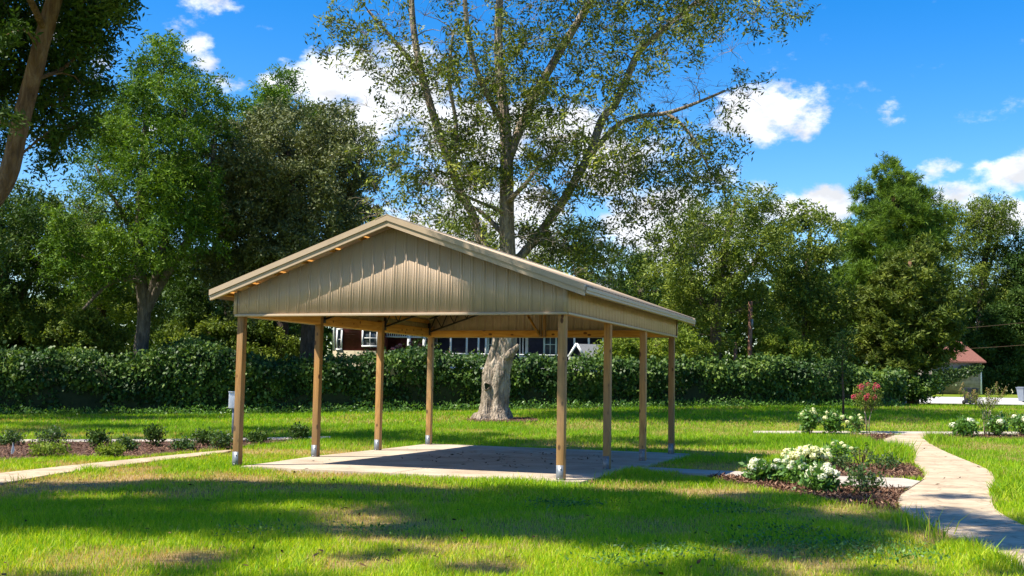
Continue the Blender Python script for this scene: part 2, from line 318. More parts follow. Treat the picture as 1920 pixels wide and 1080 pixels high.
# grass materials share a dryness attribute with the soil under them
def grass_mat():
    m, N, L, b = new_mat('grass_blade', .55, .25)
    a = N.new('ShaderNodeAttribute'); a.attribute_name = 'rnd'; d = N.new('ShaderNodeAttribute'); d.attribute_name = 'dry'
    r = ramp(N, [(0,(.08,.19,.006)),(.4,(.19,.37,.007)),(.75,(.42,.52,.014)),(1,(.58,.60,.05))]); L.new(a.outputs['Fac'], r.inputs[0])
    r2 = ramp(N, [(0,(.30,.20,.07)),(.6,(.46,.34,.14)),(1,(.58,.46,.22))]); L.new(a.outputs['Fac'], r2.inputs[0])
    mx = N.new('ShaderNodeMix'); mx.data_type = 'RGBA'; L.new(d.outputs['Fac'], mx.inputs[0]); L.new(r.outputs[0], mx.inputs[6]); L.new(r2.outputs[0], mx.inputs[7])
    L.new(mx.outputs[2], b.inputs['Base Color'])
    t = N.new('ShaderNodeBsdfTranslucent'); mu = N.new('ShaderNodeMix'); mu.data_type = 'RGBA'; mu.blend_type = 'MULTIPLY'; mu.inputs[0].default_value = 1
    mu.inputs[7].default_value = (1.7, 1.5, .5, 1); L.new(mx.outputs[2], mu.inputs[6]); L.new(mu.outputs[2], t.inputs[0])
    ms = N.new('ShaderNodeMixShader'); ms.inputs[0].default_value = .42; L.new(b.outputs[0], ms.inputs[1]); L.new(t.outputs[0], ms.inputs[2])
    L.new(ms.outputs[0], N['Material Output'].inputs['Surface'])
    return m
M['grass'] = grass_mat()
def ground_mat():
    m, N, L, b = new_mat('lawn_soil', .95, .1)
    d = N.new('ShaderNodeAttribute'); d.attribute_name = 'dryv'
    tc = N.new('ShaderNodeTexCoord'); n = N.new('ShaderNodeTexNoise'); n.inputs['Scale'].default_value = 9; n.inputs['Detail'].default_value = 8; n.inputs['Roughness'].default_value = .75; L.new(tc.outputs['Object'], n.inputs['Vector'])
    r = ramp(N, [(.3,(.05,.085,.006)),(.55,(.14,.20,.010)),(.75,(.26,.31,.02))]); L.new(n.outputs['Fac'], r.inputs[0])
    r2 = ramp(N, [(.3,(.16,.09,.045)),(.55,(.34,.23,.11)),(.75,(.46,.33,.17))]); L.new(n.outputs['Fac'], r2.inputs[0])
    mx = N.new('ShaderNodeMix'); mx.data_type = 'RGBA'; L.new(d.outputs['Fac'], mx.inputs[0]); L.new(r.outputs[0], mx.inputs[6]); L.new(r2.outputs[0], mx.inputs[7])
    L.new(mx.outputs[2], b.inputs['Base Color'])
    bp = N.new('ShaderNodeBump'); bp.inputs['Strength'].default_value = .7; bp.inputs['Distance'].default_value = .04; L.new(n.outputs['Fac'], bp.inputs['Height']); L.new(bp.outputs[0], b.inputs['Normal'])
    return m
M['ground'] = ground_mat()

# ------------------------------------------------------------------ value noise in numpy
_tab = rng.random((256, 256))
def vnoise(x, y, s):
    x = np.asarray(x)*s + 1000; y = np.asarray(y)*s + 1000
    xi = np.floor(x).astype(int); yi = np.floor(y).astype(int); fx = x-xi; fy = y-yi
    fx = fx*fx*(3-2*fx); fy = fy*fy*(3-2*fy)
    a = _tab[xi % 256, yi % 256]; b = _tab[(xi+1) % 256, yi % 256]; c = _tab[xi % 256, (yi+1) % 256]; d = _tab[(xi+1) % 256, (yi+1) % 256]
    return (a*(1-fx)+b*fx)*(1-fy) + (c*(1-fx)+d*fx)*fy
def fbm(x, y, s): return vnoise(x,y,s)*.5 + vnoise(x,y,s*2.1)*.27 + vnoise(x,y,s*4.3)*.15 + vnoise(x,y,s*9)*.08
DRY = [(gp(130,908),1.5,1.),(gp(330,925),1.0,.7),(gp(240,897),.9,1.),(gp(350,1045),.55,1.),(gp(905,1062),.4,.8),(gp(650,1050),.6,.7),(gp(1330,925),.9,.9),
       (gp(1440,850),1.3,1.),(gp(1100,797),2.6,.9),(gp(860,785),2.2,.7),(gp(1450,1035),.6,.9),(gp(1640,798),2.6,.8),(gp(1830,835),1.6,.8),(gp(1540,1060),.7,.8),
       (gp(600,890),1.4,.8),(gp(450,900),1.1,.9),(gp(780,915),.8,.6),(gp(1180,915),.8,.6),(gp(1290,800),3,.5),(gp(1850,920),.5,.4),(gp(1560,970),.6,.7),(gp(1000,990),.9,.55),(gp(180,1050),.7,.6),(gp(1240,990),.8,.5)]
def dryness(x, y):
    x = np.asarray(x, float); y = np.asarray(y, float)
    d = sstep(.47, .66, fbm(x, y*.8, .55)*.72+fbm(x, y*.8, 2.2)*.28)*.85
    for p, r, w in DRY:
        q = np.hypot(x-p.x, (y-p.y)*.8)/r
        d = np.maximum(d, w*sstep(1.25, .35, q + (fbm(x, y, 1.7)-.5)*1.1))
    far = sstep(26, 44, y); d = d*(1 - .55*far)
    return np.clip(d, 0, 1)

# ------------------------------------------------------------------ pavilion frame
YAW, BX, BY, W_, L_ = 0.354375, 0.917448, 20.16691, 6.682, 9.0933
ex, ey = -math.cos(YAW), math.sin(YAW); gx, gy = math.sin(YAW), math.cos(YAW)
def pav(a, b, z=0): return Vector((BX+ex*a+gx*b, BY+ey*a+gy*b, z))

# ------------------------------------------------------------------ flat areas, traced and laid on the terrain
P_slab = [pav(-.42,-.22), pav(W_-.24,-.22), pav(W_-.14,1.0), pav(W_+.12,3.2), pav(W_+.16,L_+.3), pav(-.42,L_+.3)]
def G(*pts): return [gp(*p) for p in pts]
P_side = G((1200,876.5),(1300,882),(1400,886),(1574,895),(1733,899.5),(1700,919),(1574,912),(1407,896.5),(1300,889),(1200,884))
P_main = G((1683,814),(1646,829.5),(1699,839),(1711,852),(1714,869),(1733,886),(1735,899),(1701,919),(1686,934),(1683,948),(1700,968),(1758,994),(1817,1023),(1881,1055),(1945,1080),(2050,1130),
           (2200,1100),(2060,1040),(1980,1012),(1920,989),(1897,977),(1868,961),(1859,945),(1860,930),(1863,915),(1867,893),(1855,884),(1837,875),(1805,862),(1774,849),(1748,836),(1730,823),(1738,817),(1774,814))
P_back = G((1412,808.8),(1560,808.9),(1774,810.2),(2000,810.5),(2000,815.2),(1774,814.8),(1683,814.6),(1560,813.4),(1412,812.8))
P_farleft = G((-200,822),(0,825),(300,824.5),(558,820.5),(620,819),(620,822),(560,824.5),(300,829),(0,830),(-200,829))
P_left = G((-200,908),(0,889.5),(91,879),(200,867.5),(300,857.5),(410,846.5),(440,845),(410,852),(300,865),(190,879),(100,891),(30,904),(0,909),(-200,940))
P_bedL = G((-200,829.5),(0,830.3),(300,829.3),(560,824.8),(426,841),(300,853.5),(230,860),(190,859),(128,855),(60,862),(-50,866),(-200,872))
P_bedU = G((1478,889.5),(1500,874),(1550,868),(1620,872),(1707,872),(1728,884),(1734,899),(1574,894.6))
P_bedD = G((1340,892.5),(1407,896.8),(1574,912.3),(1700,919.3),(1685,934),(1681,953),(1650,952),(1600,947),(1550,939),(1480,924),(1400,910),(1325,897))
P_bedT = G((1590,814.2),(1682,815),(1647,829),(1640,826),(1632,818.5))
P_bedR = G((1745,815.5),(1990,816),(1990,822),(1860,820.5),(1790,820))
def inpoly(x, y, poly):
    x = np.asarray(x); y = np.asarray(y); c = np.zeros(x.shape, bool); n = len(poly)
    for i in range(n):
        x1, y1, x2, y2 = poly[i][0], poly[i][1], poly[(i+1) % n][0], poly[(i+1) % n][1]
        if y1 == y2: continue
        c ^= ((y1 > y) != (y2 > y)) & (x < (x2-x1)*(y-y1)/(y2-y1)+x1)
    return c
def smooth_poly(poly, it=1):
    for _ in range(it):
        q = []
        for i in range(len(poly)):
            a, b = Vector(poly[i]), Vector(poly[(i+1) % len(poly)])
            q += [a.lerp(b, .25), a.lerp(b, .75)]
        poly = q
    return poly
import bmesh
def lay(name, poly, mat, h, smooth=0, seg=.6, label=None):
    if smooth: poly = smooth_poly(poly, smooth)
    bm = bmesh.new()
    vs = []
    for i in range(len(poly)):
        a, b = Vector(poly[i]), Vector(poly[(i+1) % len(poly)]); n = max(1, int((b-a).length/seg))
        for k in range(n):
            p = a.lerp(b, k/n); vs.append(bm.verts.new((p.x, p.y, 0)))
    f = bm.faces.new(vs)
    r = bmesh.ops.triangulate(bm, faces=[f])
    bmesh.ops.subdivide_edges(bm, edges=[e for e in bm.edges if e.calc_length() > 1.2 and not e.is_boundary], cuts=1, use_grid_fill=False)
    bmesh.ops.triangulate(bm, faces=bm.faces[:])
    for f in bm.faces:
        if f.normal.z < 0: f.normal_flip()
    for v in bm.verts: v.co.z = float(terrain(v.co.x, v.co.y)) + h
    r = bmesh.ops.extrude_face_region(bm, geom=bm.faces[:])
    top = [v for v in r['geom'] if isinstance(v, bmesh.types.BMVert)]
    for v in top: v.co.z -= h + .06
    bmesh.ops.recalc_face_normals(bm, faces=bm.faces[:])
    me = bpy.data.meshes.new(name); bm.to_mesh(me); bm.free()
    o = link_mesh(name, me, mat); tag(o, kind='structure'); return o
lay('pavilion_floor', P_slab, M['slab'], .05)
lay('side_path', P_side, M['sidepath'], .022, 1)
lay('garden_path', P_main, M['path'], .026, 1)
lay('far_path', P_back, M['sidepath'], .018)
lay('left_far_path', P_farleft, M['sidepath'], .02)
lay('left_path', P_left, M['path'], .024, 1)
for p in (P_bedL, P_bedU, P_bedD, P_bedT, P_bedR): lay('mulch_bed', p, M['mulch'], .014, 1)
ring = gp(935, 786)
P_ring = [Vector((ring.x+.15+math.cos(a)*1.5*random.uniform(.9,1.12), ring.y-.35+math.sin(a)*1.75, 0)) for a in np.linspace(0, 2*math.pi, 20)[:-1]]
lay('mulch_ring', P_ring, M['mulch'], .014)
rg2 = gp(1592, 787)
P_ring2 = [Vector((rg2.x+math.cos(a)*.75, rg2.y+math.sin(a)*.75, 0)) for a in np.linspace(0, 2*math.pi, 14)[:-1]]
lay('mulch_ring', P_ring2, M['mulch'], .014)
P_road = [Vector((19,73.6,0)), Vector((120,73.6,0)), Vector((120,80.6,0)), Vector((19,80.6,0))]
lay('road', P_road, M['road'], .02, 0, 3)
def joint(a, b, h, w=.014):
    a = Vector((a[0], a[1], 0)); b = Vector((b[0], b[1], 0)); mb = MB()
    n = max(1, int((b-a).length/.8)); nn = Vector((-(b-a).y, (b-a).x, 0)).normalized()*w/2
    for i in range(n):
        p, q = a.lerp(b, i/n), a.lerp(b, (i+1)/n); z0 = float(terrain(p.x, p.y))+h; z1 = float(terrain(q.x, q.y))+h
        mb.poly([(p.x-nn.x, p.y-nn.y, z0), (q.x-nn.x, q.y-nn.y, z1), (q.x+nn.x, q.y+nn.y, z1), (p.x+nn.x, p.y+nn.y, z0)])
    tag(mb.build('path_joint', M['joint']), kind='structure')
M['joint'] = noisy('joint_dirt', (.05,.035,.02), (.10,.075,.05), 20, .95)
joint(gp(1688,930), gp(1733,901), .030, .02); joint(gp(1716,866), gp(1808,866), .030); joint(gp(1653,830), gp(1744,835), .030); joint(gp(1768,997), gp(1908,984), .030); joint(gp(1600,897.6), gp(1608,914), .026); joint(gp(1660,900), gp(1664,916.5), .026)
joint(gp(1500,892.6), gp(1505,904.5), .026); joint(gp(1350,885.2), gp(1345,892), .026)
joint(pav(-.42,4.5), pav(W_+.13,4.5), .054); joint(pav(3.2,-.22), pav(3.2,L_+.3), .054)
HARD = [P_slab, smooth_poly(P_side), smooth_poly(P_main), P_back, P_farleft, smooth_poly(P_left), P_bedL, P_bedU, P_bedD, P_bedT, P_bedR, P_ring, P_ring2, P_road]

# ------------------------------------------------------------------ ground
def make_ground():
    xs = np.concatenate([[-900,-400,-200,-120,-80,-55], np.arange(-40, 42, .4), [50,60,75,95,130,200,400,900]])
    ys = np.concatenate([[-300,-100,-40,-15,-5,0,4], np.arange(7, 84, .4), [87,92,100,115,140,200,350,700,1500]])
    X, Y = np.meshgrid(xs, ys); Z = terrain(X, Y)
    Z = Z + ((fbm(X, Y, .6)-.5)*.05 - .012)*((X > -42) & (X < 42) & (Y > 4) & (Y < 72))
    mask = np.zeros(X.shape, bool)
    for p in HARD: mask |= inpoly(X, Y, p)
    Z = np.where(mask, terrain(X, Y)-.04, np.minimum(Z, terrain(X, Y)+.01))
    V = np.stack([X.ravel(), Y.ravel(), Z.ravel()], 1); nx = len(xs); ny = len(ys)
    i = (np.arange(ny-1)[:, None]*nx + np.arange(nx-1)[None, :]).ravel()
    F_ = np.stack([i, i+1, i+nx+1, i+nx], 1)
    me = np_mesh('ground', V, np.full(len(F_), 4), F_.ravel(), True)
    a = me.attributes.new('dryv', 'FLOAT', 'POINT'); a.data.foreach_set('value', dryness(X, Y).ravel().astype(np.float32))
    tag(link_mesh('ground', me, M['ground']), kind='structure')
make_ground()

# ------------------------------------------------------------------ grass
def blades(name, x, y, h, w, lean, dry, seg2=True, zoff=-.01):
    n = len(x); z = terrain(x, y) + zoff
    az = rng.random(n)*2*np.pi; la = rng.random(n)*2*np.pi; ln = lean*h*rng.random(n)*1.3
    dx, dy = np.cos(az)*w/2, np.sin(az)*w/2
    tx, ty = x+np.cos(la)*ln, y+np.sin(la)*ln
    mx_, my_ = x+np.cos(la)*ln*.3, y+np.sin(la)*ln*.3
    rnd = np.clip(rng.random(n)*.6 + .45*fbm(x, y, .45) + .16*sstep(22, 9, y) - .06 - .13*sstep(24, 34, y), 0, 1)
    if seg2:
        V = np.stack([np.stack([x-dx,y-dy,z],1), np.stack([x+dx,y+dy,z],1), np.stack([mx_+dx*.8,my_+dy*.8,z+h*.55],1), np.stack([mx_-dx*.8,my_-dy*.8,z+h*.55],1), np.stack([tx,ty,z+h],1)],1).reshape(-1,3)
        b = (np.arange(n)*5)[:, None]
        lo = np.concatenate([b, b+1, b+2, b+3, b+3, b+2, b+4], 1).ravel(); fs = np.tile([4,3], n)
        at_ = {'rnd': np.repeat(rnd, 2), 'dry': np.repeat(dry, 2)}
    else:
        V = np.stack([np.stack([x-dx,y-dy,z],1), np.stack([x+dx,y+dy,z],1), np.stack([tx,ty,z+h],1)],1).reshape(-1,3)
        lo = np.arange(n*3); fs = np.full(n, 3); at_ = {'rnd': rnd, 'dry': dry}
    return np_mesh(name, V, fs, lo, False, at_)
def scatter(y0, y1, dens, margin=1.0):
    """even points over the part of the lawn in front of the camera, a little wider than the view"""
    half = .5
    area_w = lambda yy: (yy*half + margin)
    n = int(dens*(area_w(y0)+area_w(y1))*(y1-y0))
    y = np.sqrt(rng.random(n)*((y1+margin/half)**2-(y0+margin/half)**2)+(y0+margin/half)**2)-margin/half
    x = (rng.random(n)*2-1)*area_w(y)
    return x, y
HARD_EDGE = None
def keep_off(x, y, grow=0.0):
    k = np.ones(len(x), bool)
    jx = x + rng.normal(0, .035, len(x)); jy = y + rng.normal(0, .05, len(x))
    for p in HARD: k &= ~inpoly(jx, jy, p)
    return k
TALL = [(gp(1100,893),.9,1.7),(gp(1180,888),1.0,1.7),(gp(1225,884),.6,1.5),(gp(950,903),.8,1.5),(gp(1010,906),.5,1.3),(gp(1660,862),1.0,4.6),(gp(1690,858),.8,4.4),(gp(1640,850),1.2,3.4),(gp(1600,855),1.0,2.2),(gp(1620,840),1.6,2.2),
        (gp(1770,832),.9,3.0),(gp(1750,826),.7,3.),(gp(1900,930),.9,2.6),(gp(1930,900),1.2,2.4),(gp(1830,890),1.,1.5),(gp(1740,985),.5,1.9),(gp(1700,975),.5,1.8),(gp(1830,1035),.5,2.),(gp(1900,1065),.5,2.2),
        (gp(1650,1010),.7,1.6),(gp(560,1060),.4,1.4),(gp(1480,860),.5,2.6),(gp(1450,872),.5,2.4),(gp(1560,825),1.2,1.8),(gp(1380,850),1.5,1.5),(gp(130,868),.8,1.3),(gp(20,880),.6,1.4),(gp(170,885),.35,1.9),(gp(860,900),.6,1.3),(gp(1500,828),1.5,1.7)]
def tallness(x, y):
    t = np.ones(len(x))
    for p, r, k in TALL:
        q = np.hypot(x-p.x, (y-p.y)*.75)/r
        t = np.maximum(t, 1+(k-1)*sstep(1.1, .3, q+(fbm(x,y,2.3)-.5)*.9))
    return t
def make_grass():
    for (y0, y1, dens, hh, ww, seg2) in ((8.6, 16.5, 2100, .068, .0068, True), (16.5, 26.5, 900, .08, .0105, True), (26.5, 42, 300, .095, .018, False), (42, 66, 120, .11, .035, False)):
        x, y = scatter(y0, y1, dens)
        k = keep_off(x, y); x, y = x[k], y[k]
        d = dryness(x, y)
        if y0 > 60: pass
        k = rng.random(len(x)) > d*.62; x, y, d = x[k], y[k], d[k]
        t = tallness(x, y)
        h = hh*(.55+rng.random(len(x))*.8)*(1-.45*d)*t*(.75+.6*fbm(x, y, 1.3))
        if y0 < 20 or y0 < 30:
            for off in (.35, .75, 1.15):
                h = np.where(inpoly(x, y+off, P_side) & (x > 3.4), h*(.42 if off == .35 else .62), h)
        w = ww*(.7+.6*rng.random(len(x)))*(1+.45*(t-1))
        dr = (rng.random(len(x)) < (d*.95+.04)).astype(float)*np.clip(.5+rng.random(len(x)),0,1)
        k2 = dr*np.where(t > 1.3, .25, 1)
        o = link_mesh('grass', blades('grass', x, y, h, w, .75, k2, seg2), M['grass'])
        tag(o, kind='stuff')
make_grass()
# ragged weed tufts: longer, arching blades by the beds and paths
def make_tufts():
    xs, ys, hs, ws = [], [], [], []
    spots = [(gp(1725,995),.30,26,.30),(gp(1760,1012),.25,22,.28),(gp(1700,985),.22,16,.26),(gp(1620,1005),.3,14,.2),(gp(1490,1010),.2,8,.2),(gp(1850,1040),.2,16,.22),(gp(1895,1060),.2,16,.25),(gp(560,1065),.3,60,.15),(gp(30,905),.3,30,.16),
             (gp(150,880),.3,26,.2),(gp(1905,900),.6,90,.3),(gp(1915,940),.5,90,.3),(gp(1890,880),.6,60,.25),(gp(1660,862),.7,240,.46),(gp(1690,858),.5,180,.46),(gp(1630,850),.8,160,.4),(gp(1600,865),.6,90,.28),(gp(1765,832),.7,90,.4),(gp(1745,825),.5,60,.4),(gp(1800,840),.6,60,.3),
             (gp(1460,870),.4,60,.3),(gp(1500,865),.4,40,.3),(gp(1590,815),.8,70,.3),(gp(1440,815),1.2,80,.3),(gp(1545,925),.15,10,.2),(gp(1600,943),.3,20,.18),(gp(1100,897),.7,70,.2),(gp(1640,950),.3,26,.18),(gp(975,905),.5,60,.18)]
    for p, r, n, h in spots:
        xs.append(rng.normal(p.x, r*.55, n)); ys.append(rng.normal(p.y, r*.75, n)); hs.append(h*(.5+rng.random(n)*.7)); ws.append(np.full(n, .013))
    x, y, h, w = map(np.concatenate, (xs, ys, hs, ws))
    k = keep_off(x, y); x, y, h, w = x[k], y[k], h[k], w[k]
    o = link_mesh('tall_grass', blades('tall_grass', x, y, h, w, 1.0, (rng.random(len(x)) < .12)*1.0), M['grass']); tag(o, kind='stuff')
make_tufts()

# ------------------------------------------------------------------ leaf cards in numpy
def unit(v): return v/np.maximum(np.linalg.norm(v, axis=1, keepdims=True), 1e-9)
def kites(P, D, S, ln, wd):
    """one kite quad per leaf: base P, direction D, side S"""
    ln = ln[:, None]; wd = wd[:, None]
    V = np.stack([P, P+D*ln*.42+S*wd*.5, P+D*ln, P+D*ln*.42-S*wd*.5], 1).reshape(-1, 3)
    return V
def rand_dir(n, zmean=0., zs=1.):
    v = rng.normal(size=(n, 3)); v[:, 2] = v[:, 2]*zs+zmean; return unit(v)
def leaf_mesh(name, P, D, S, ln, wd, rnd):
    V = kites(P, D, S, ln, wd); n = len(P)
    return np_mesh(name, V, np.full(n, 4), np.arange(n*4), False, {'rnd': rnd})
def spray_leaves(C, n_leaf, L, Wd, droop, length):
    """pinnate sprays at centres C: leaflets in two rows along a drooping stalk"""
    n = len(C); D = rand_dir(n, -droop, .6); up = rand_dir(n, 1.0, .5)
    S = unit(np.cross(D, up)); k = np.arange(n_leaf)
    t = (k+.5)/n_leaf; side = np.where(k % 2 == 0, 1., -1.)
    P = C[:, None, :] + D[:, None, :]*(t[None, :, None]*length) + np.array([0,0,-1])*(t**2*length*.35)[None, :, None]
    d = unit((D[:, None, :]*.55 + S[:, None, :]*side[None, :, None] + rng.normal(0, .25, (n, n_leaf, 3))).reshape(-1, 3))
    s = unit(np.cross(d, rand_dir(n*n_leaf, 1.2, .6)))
    return P.reshape(-1, 3), d, s, np.repeat(rng.random(n), n_leaf)
def make_leaves(name, clusters, radii, per, kind, size, cval):
    """clusters (k,3); per sprays in each"""
    C = np.repeat(clusters, per, 0); r = np.repeat(radii, per)[:, None]
    C = C + rng.normal(size=C.shape)*r*np.array([.5, .5, .40])
    cv = np.repeat(cval, per)
    if kind == 'pinnate':
        P, D, S, rr = spray_leaves(C, 7, size, size*.36, .35, size*2.4); n = len(P)
        ln = size*(.7+.6*rng.random(n)); wd = ln*.36; cv = np.repeat(cv, 7)
    elif kind == 'needle':
        k = 16; n = len(C)*k; P = np.repeat(C, k, 0); ax = np.repeat(rand_dir(len(C), .8, .6), k, 0)
        D = unit(ax*.8+rng.normal(size=(n, 3))*.75); S = unit(np.cross(D, rand_dir(n))); ln = size*(.7+.6*rng.random(n)); wd = ln*.10; cv = np.repeat(cv, k)
    elif kind == 'cedar':
        k = 5; n = len(C)*k; P = np.repeat(C, k, 0)+rng.normal(0, size*.2, (n, 3)); out = np.repeat(rand_dir(len(C), .35, .4), k, 0)
        D = unit(out+rng.normal(size=(n, 3))*.45); S = unit(np.cross(D, rand_dir(n, 1., .6))); ln = size*(.6+.8*rng.random(n)); wd = ln*.30; cv = np.repeat(cv, k)
    else:
        k = 5; n = len(C)*k; P = np.repeat(C, k, 0)+rng.normal(0, size*.35, (n, 3)); D = unit(rng.normal(size=(n, 3))+np.array([0,0,-.15]))
        S = unit(np.cross(D, rand_dir(n, 1.0, .7))); ln = size*(.7+.6*rng.random(n)); wd = ln*(.55 if kind == 'broad' else .42); cv = np.repeat(cv, k)
    rnd = np.clip(cv*.55 + rng.random(n)*.55, 0, 1)
    return leaf_mesh(name, P, D, S, ln, wd, rnd)

# broad-leaved lawn weeds and a few fallen leaves
def lawn_weeds():
    r = np.random.default_rng(41); Ps = []
    spots = [(gp(1560,1030),1.0,900),(gp(1060,950),.5,500),(gp(1480,1000),.6,400),(gp(1250,1040),.6,400),(gp(1650,1040),.7,500),(gp(700,1000),.4,200),(gp(1380,960),.7,400),(gp(480,1000),.4,200),(gp(1150,1060),.35,200)]
    for p, rad, n in spots: Ps.append(np.stack([r.normal(p.x, rad*.6, n), r.normal(p.y, rad*.6, n)], 1))
    Q = np.concatenate(Ps); k = keep_off(Q[:,0], Q[:,1]); Q = Q[k]; n = len(Q)
    P = np.stack([Q[:,0], Q[:,1], terrain(Q[:,0], Q[:,1])+.02+.05*r.random(n)], 1); D = unit(np.stack([r.normal(size=n), r.normal(size=n), .5+.4*r.normal(size=n)], 1)); S = unit(np.cross(D, unit(r.normal(size=(n,3))*.4+np.array([0,0,1]))))
    ln = .045*(.6+.8*r.random(n)); tag(link_mesh('lawn_weeds', leaf_mesh('lawn_weeds', P, D, S, ln, ln*.5, r.random(n)), M['leaf_hyd']), kind='stuff')
    n = 260; y = r.uniform(9, 24, n); x = r.uniform(-.5, .5, n)*y; k = keep_off(x, y); x, y = x[k], y[k]; n = len(x)
    P = np.stack([x, y, terrain(x, y)+.05+.03*r.random(n)], 1); D = unit(np.stack([r.normal(size=n), r.normal(size=n), .3*r.normal(size=n)], 1)); S = unit(np.cross(D, unit(r.normal(size=(n,3))*.4+np.array([0,0,1]))))
    ln = .07*(.6+.8*r.random(n)); tag(link_mesh('fallen_leaves', leaf_mesh('fallen_leaves', P, D, S, ln, ln*.45, r.random(n)), M['litter']), kind='stuff')
lawn_weeds()

# ------------------------------------------------------------------ trees
def bezier_pts(a, b, n, sag=.0, wob=.06):
    d = (b-a); ln = d.length; pts = []
    off = Vector((random.uniform(-1,1), random.uniform(-1,1), random.uniform(-.2,1)))*ln*wob*2
    for i in range(n+1):
        t = i/n; pts.append(a+d*t+off*math.sin(t*math.pi)+Vector((0,0,1))*ln*sag*math.sin(t*math.pi))
    return pts
def tree(name, label, Y, outline, trunk, limbs, depth, spacing, fill, per, kind, size, mat, bark, group=None, cat='tree', crown_r=.62, blobs=None, cl_k=1.0, twig=True, trunk_n=12, tbump=.0, seed=1, gap=.0, flute=0, fine=1.0, cr=None, spread=1.0):
    """trunk and limbs: (px,py,r_px[,dy]); outline: px polygon filled with foliage blobs through a depth of +-depth metres"""
    global rng
    random.seed(seed); rng = np.random.default_rng(seed)
    k = Y/F
    tb = trunk[0]; base = at(tb[0], tb[1], Y)
    gz = float(terrain(base.x, base.y))
    root = empty(name, (base.x, base.y, gz), label, cat, group)
    inv = Vector((base.x, base.y, gz))
    def conv(path): return [at(p[0], p[1], Y+(p[3] if len(p) > 3 else 0))-inv for p in path], [p[2]*k for p in path]
    mb = MB(); nodes = []
    def refine(pts, rad, sub):
        q, rr = [], []
        for i in range(len(pts)-1):
            p0 = pts[max(i-1,0)]; p1 = pts[i]; p2 = pts[i+1]; p3 = pts[min(i+2,len(pts)-1)]
            for s in range(sub):
                t = s/sub
                q.append(.5*((2*p1)+(p2-p0)*t+(2*p0-5*p1+4*p2-p3)*t*t+(3*p1-p0-3*p2+p3)*t**3)); rr.append(rad[i]*(1-t)+rad[i+1]*t)
        q.append(pts[-1]); rr.append(rad[-1]); return q, rr
    tp, tr = conv(trunk)
    if tp[0].z > -.1: tp[0].z = min(tp[0].z, -.05)
    q, rr = refine(tp, tr, 5); v0 = len(mb.V); mb.tube(q, rr, trunk_n, bump=tbump)
    if flute:
        for i, p in enumerate(q):
            fl_ = flute*(1.0 if p.z > 1.2 else 1.0+1.6*(1.2-max(p.z,0)))
            for j in range(trunk_n):
                a = 2*math.pi*j/trunk_n; v = Vector(mb.V[v0+i*trunk_n+j]); k_ = 1+fl_*(.55*math.sin(5*a+.6+p.z*.25)+.4*math.sin(9*a+2+p.z*.6)+.5*(float(vnoise(a*3, p.z*1.6, 1.0))-.5)); mb.V[v0+i*trunk_n+j] = tuple(p+(v-p)*k_)
    for p, r in zip(q, rr): nodes.append((p, r))
    for lb in limbs:
        lp, lr = conv(lb); q, rr = refine(lp, lr, 5); mb.tube(q, rr, 8)
        for p, r in zip(q, rr): nodes.append((p, r))
    # blobs
    bl = []
    if outline:
        ox = np.array([p[0] for p in outline], float); oy = np.array([p[1] for p in outline], float)
        cx, cy = ox.mean(), oy.mean()
        ndep = max(1, int(round(2*depth/(spacing*k*1.15)))) if depth > 0 else 1
        for di in range(ndep):
            f = ((di+.5)/ndep*2-1) if ndep > 1 else 0
            sc_ = math.sqrt(max(.12, 1-(f*.92)**2)); dy = f*depth
            px0, px1, py0, py1 = ox.min(), ox.max(), oy.min(), oy.max()
            yy = py0
            row = 0
            while yy < py1:
                xx = px0+(spacing*.5 if row % 2 else 0)
                while xx < px1:
                    jx, jy = xx+random.uniform(-.42,.42)*spacing, yy+random.uniform(-.42,.42)*spacing
                    ux, uy = cx+(jx-cx)/sc_, cy+(jy-cy)/sc_
                    if inpoly(np.array([ux]), np.array([uy]), outline)[0] and random.random() < fill:
                        bl.append((at(jx, jy, Y+dy+random.uniform(-.3,.3)*spacing*k)-inv, spacing*crown_r*k*random.uniform(.75,1.25)))
                    xx += spacing
                yy += spacing*.86; row += 1
    if blobs: bl += [(Vector(b[0])-inv, b[1]) for b in blobs]
    bl = [b for b in bl if b[0].z > .3]
    NP = np.array([tuple(n[0]) for n in nodes]); NR = [n[1] for n in nodes]
    bl.sort(key=lambda b: float(np.min(np.linalg.norm(NP-np.array(b[0]), axis=1))))
    cl, cr_, cv = [], [], []
    for c, r in bl:
        dv = NP-np.array(c); dist = np.linalg.norm(dv, axis=1)+np.maximum(dv[:, 2], 0)*1.5
        j = int(np.argmin(dist)); a = Vector(NP[j]); ln = (c-a).length
        r0 = min(NR[j]*.6, .018+ln*.013); nseg = max(3, int(ln/1.2)+2)
        if ln < 14:
            pts = bezier_pts(a, c, nseg, .06, .07)
            mb.tube(pts, [r0*(1-.7*i/(len(pts)-1)) for i in range(len(pts))], 5, cap=False)
            NP = np.vstack([NP, np.array([tuple(p) for p in pts[1:]])]); NR += [r0*(1-.7*i/(len(pts)-1)) for i in range(1, len(pts))]
        nc = max(3, int((r/.55)**2*4.0*cl_k/fine**2))
        bval = random.random()
        dirs = rand_dir(nc, .25, .9); rad_ = r*(.45+.6*rng.random(nc))*spread
        cc = np.array(c)+dirs*rad_[:, None]*np.array([1,1,.8])
        cl.append(cc); cr_.append(np.full(nc, cr if cr else min(r*.5, .55*fine))); cv.append(np.clip(rng.random(nc)*.6+bval*.5, 0, 1))
        if twig:
            for i in range(0, nc, 1 if cr else 2):
                mb.tube(bezier_pts(c, Vector(cc[i]), 2, .05, .08), [max(r0*.35,.009), max(r0*.22,.007), .004], 3, cap=False)
    tro = mb.build('trunk', bark, root, True)
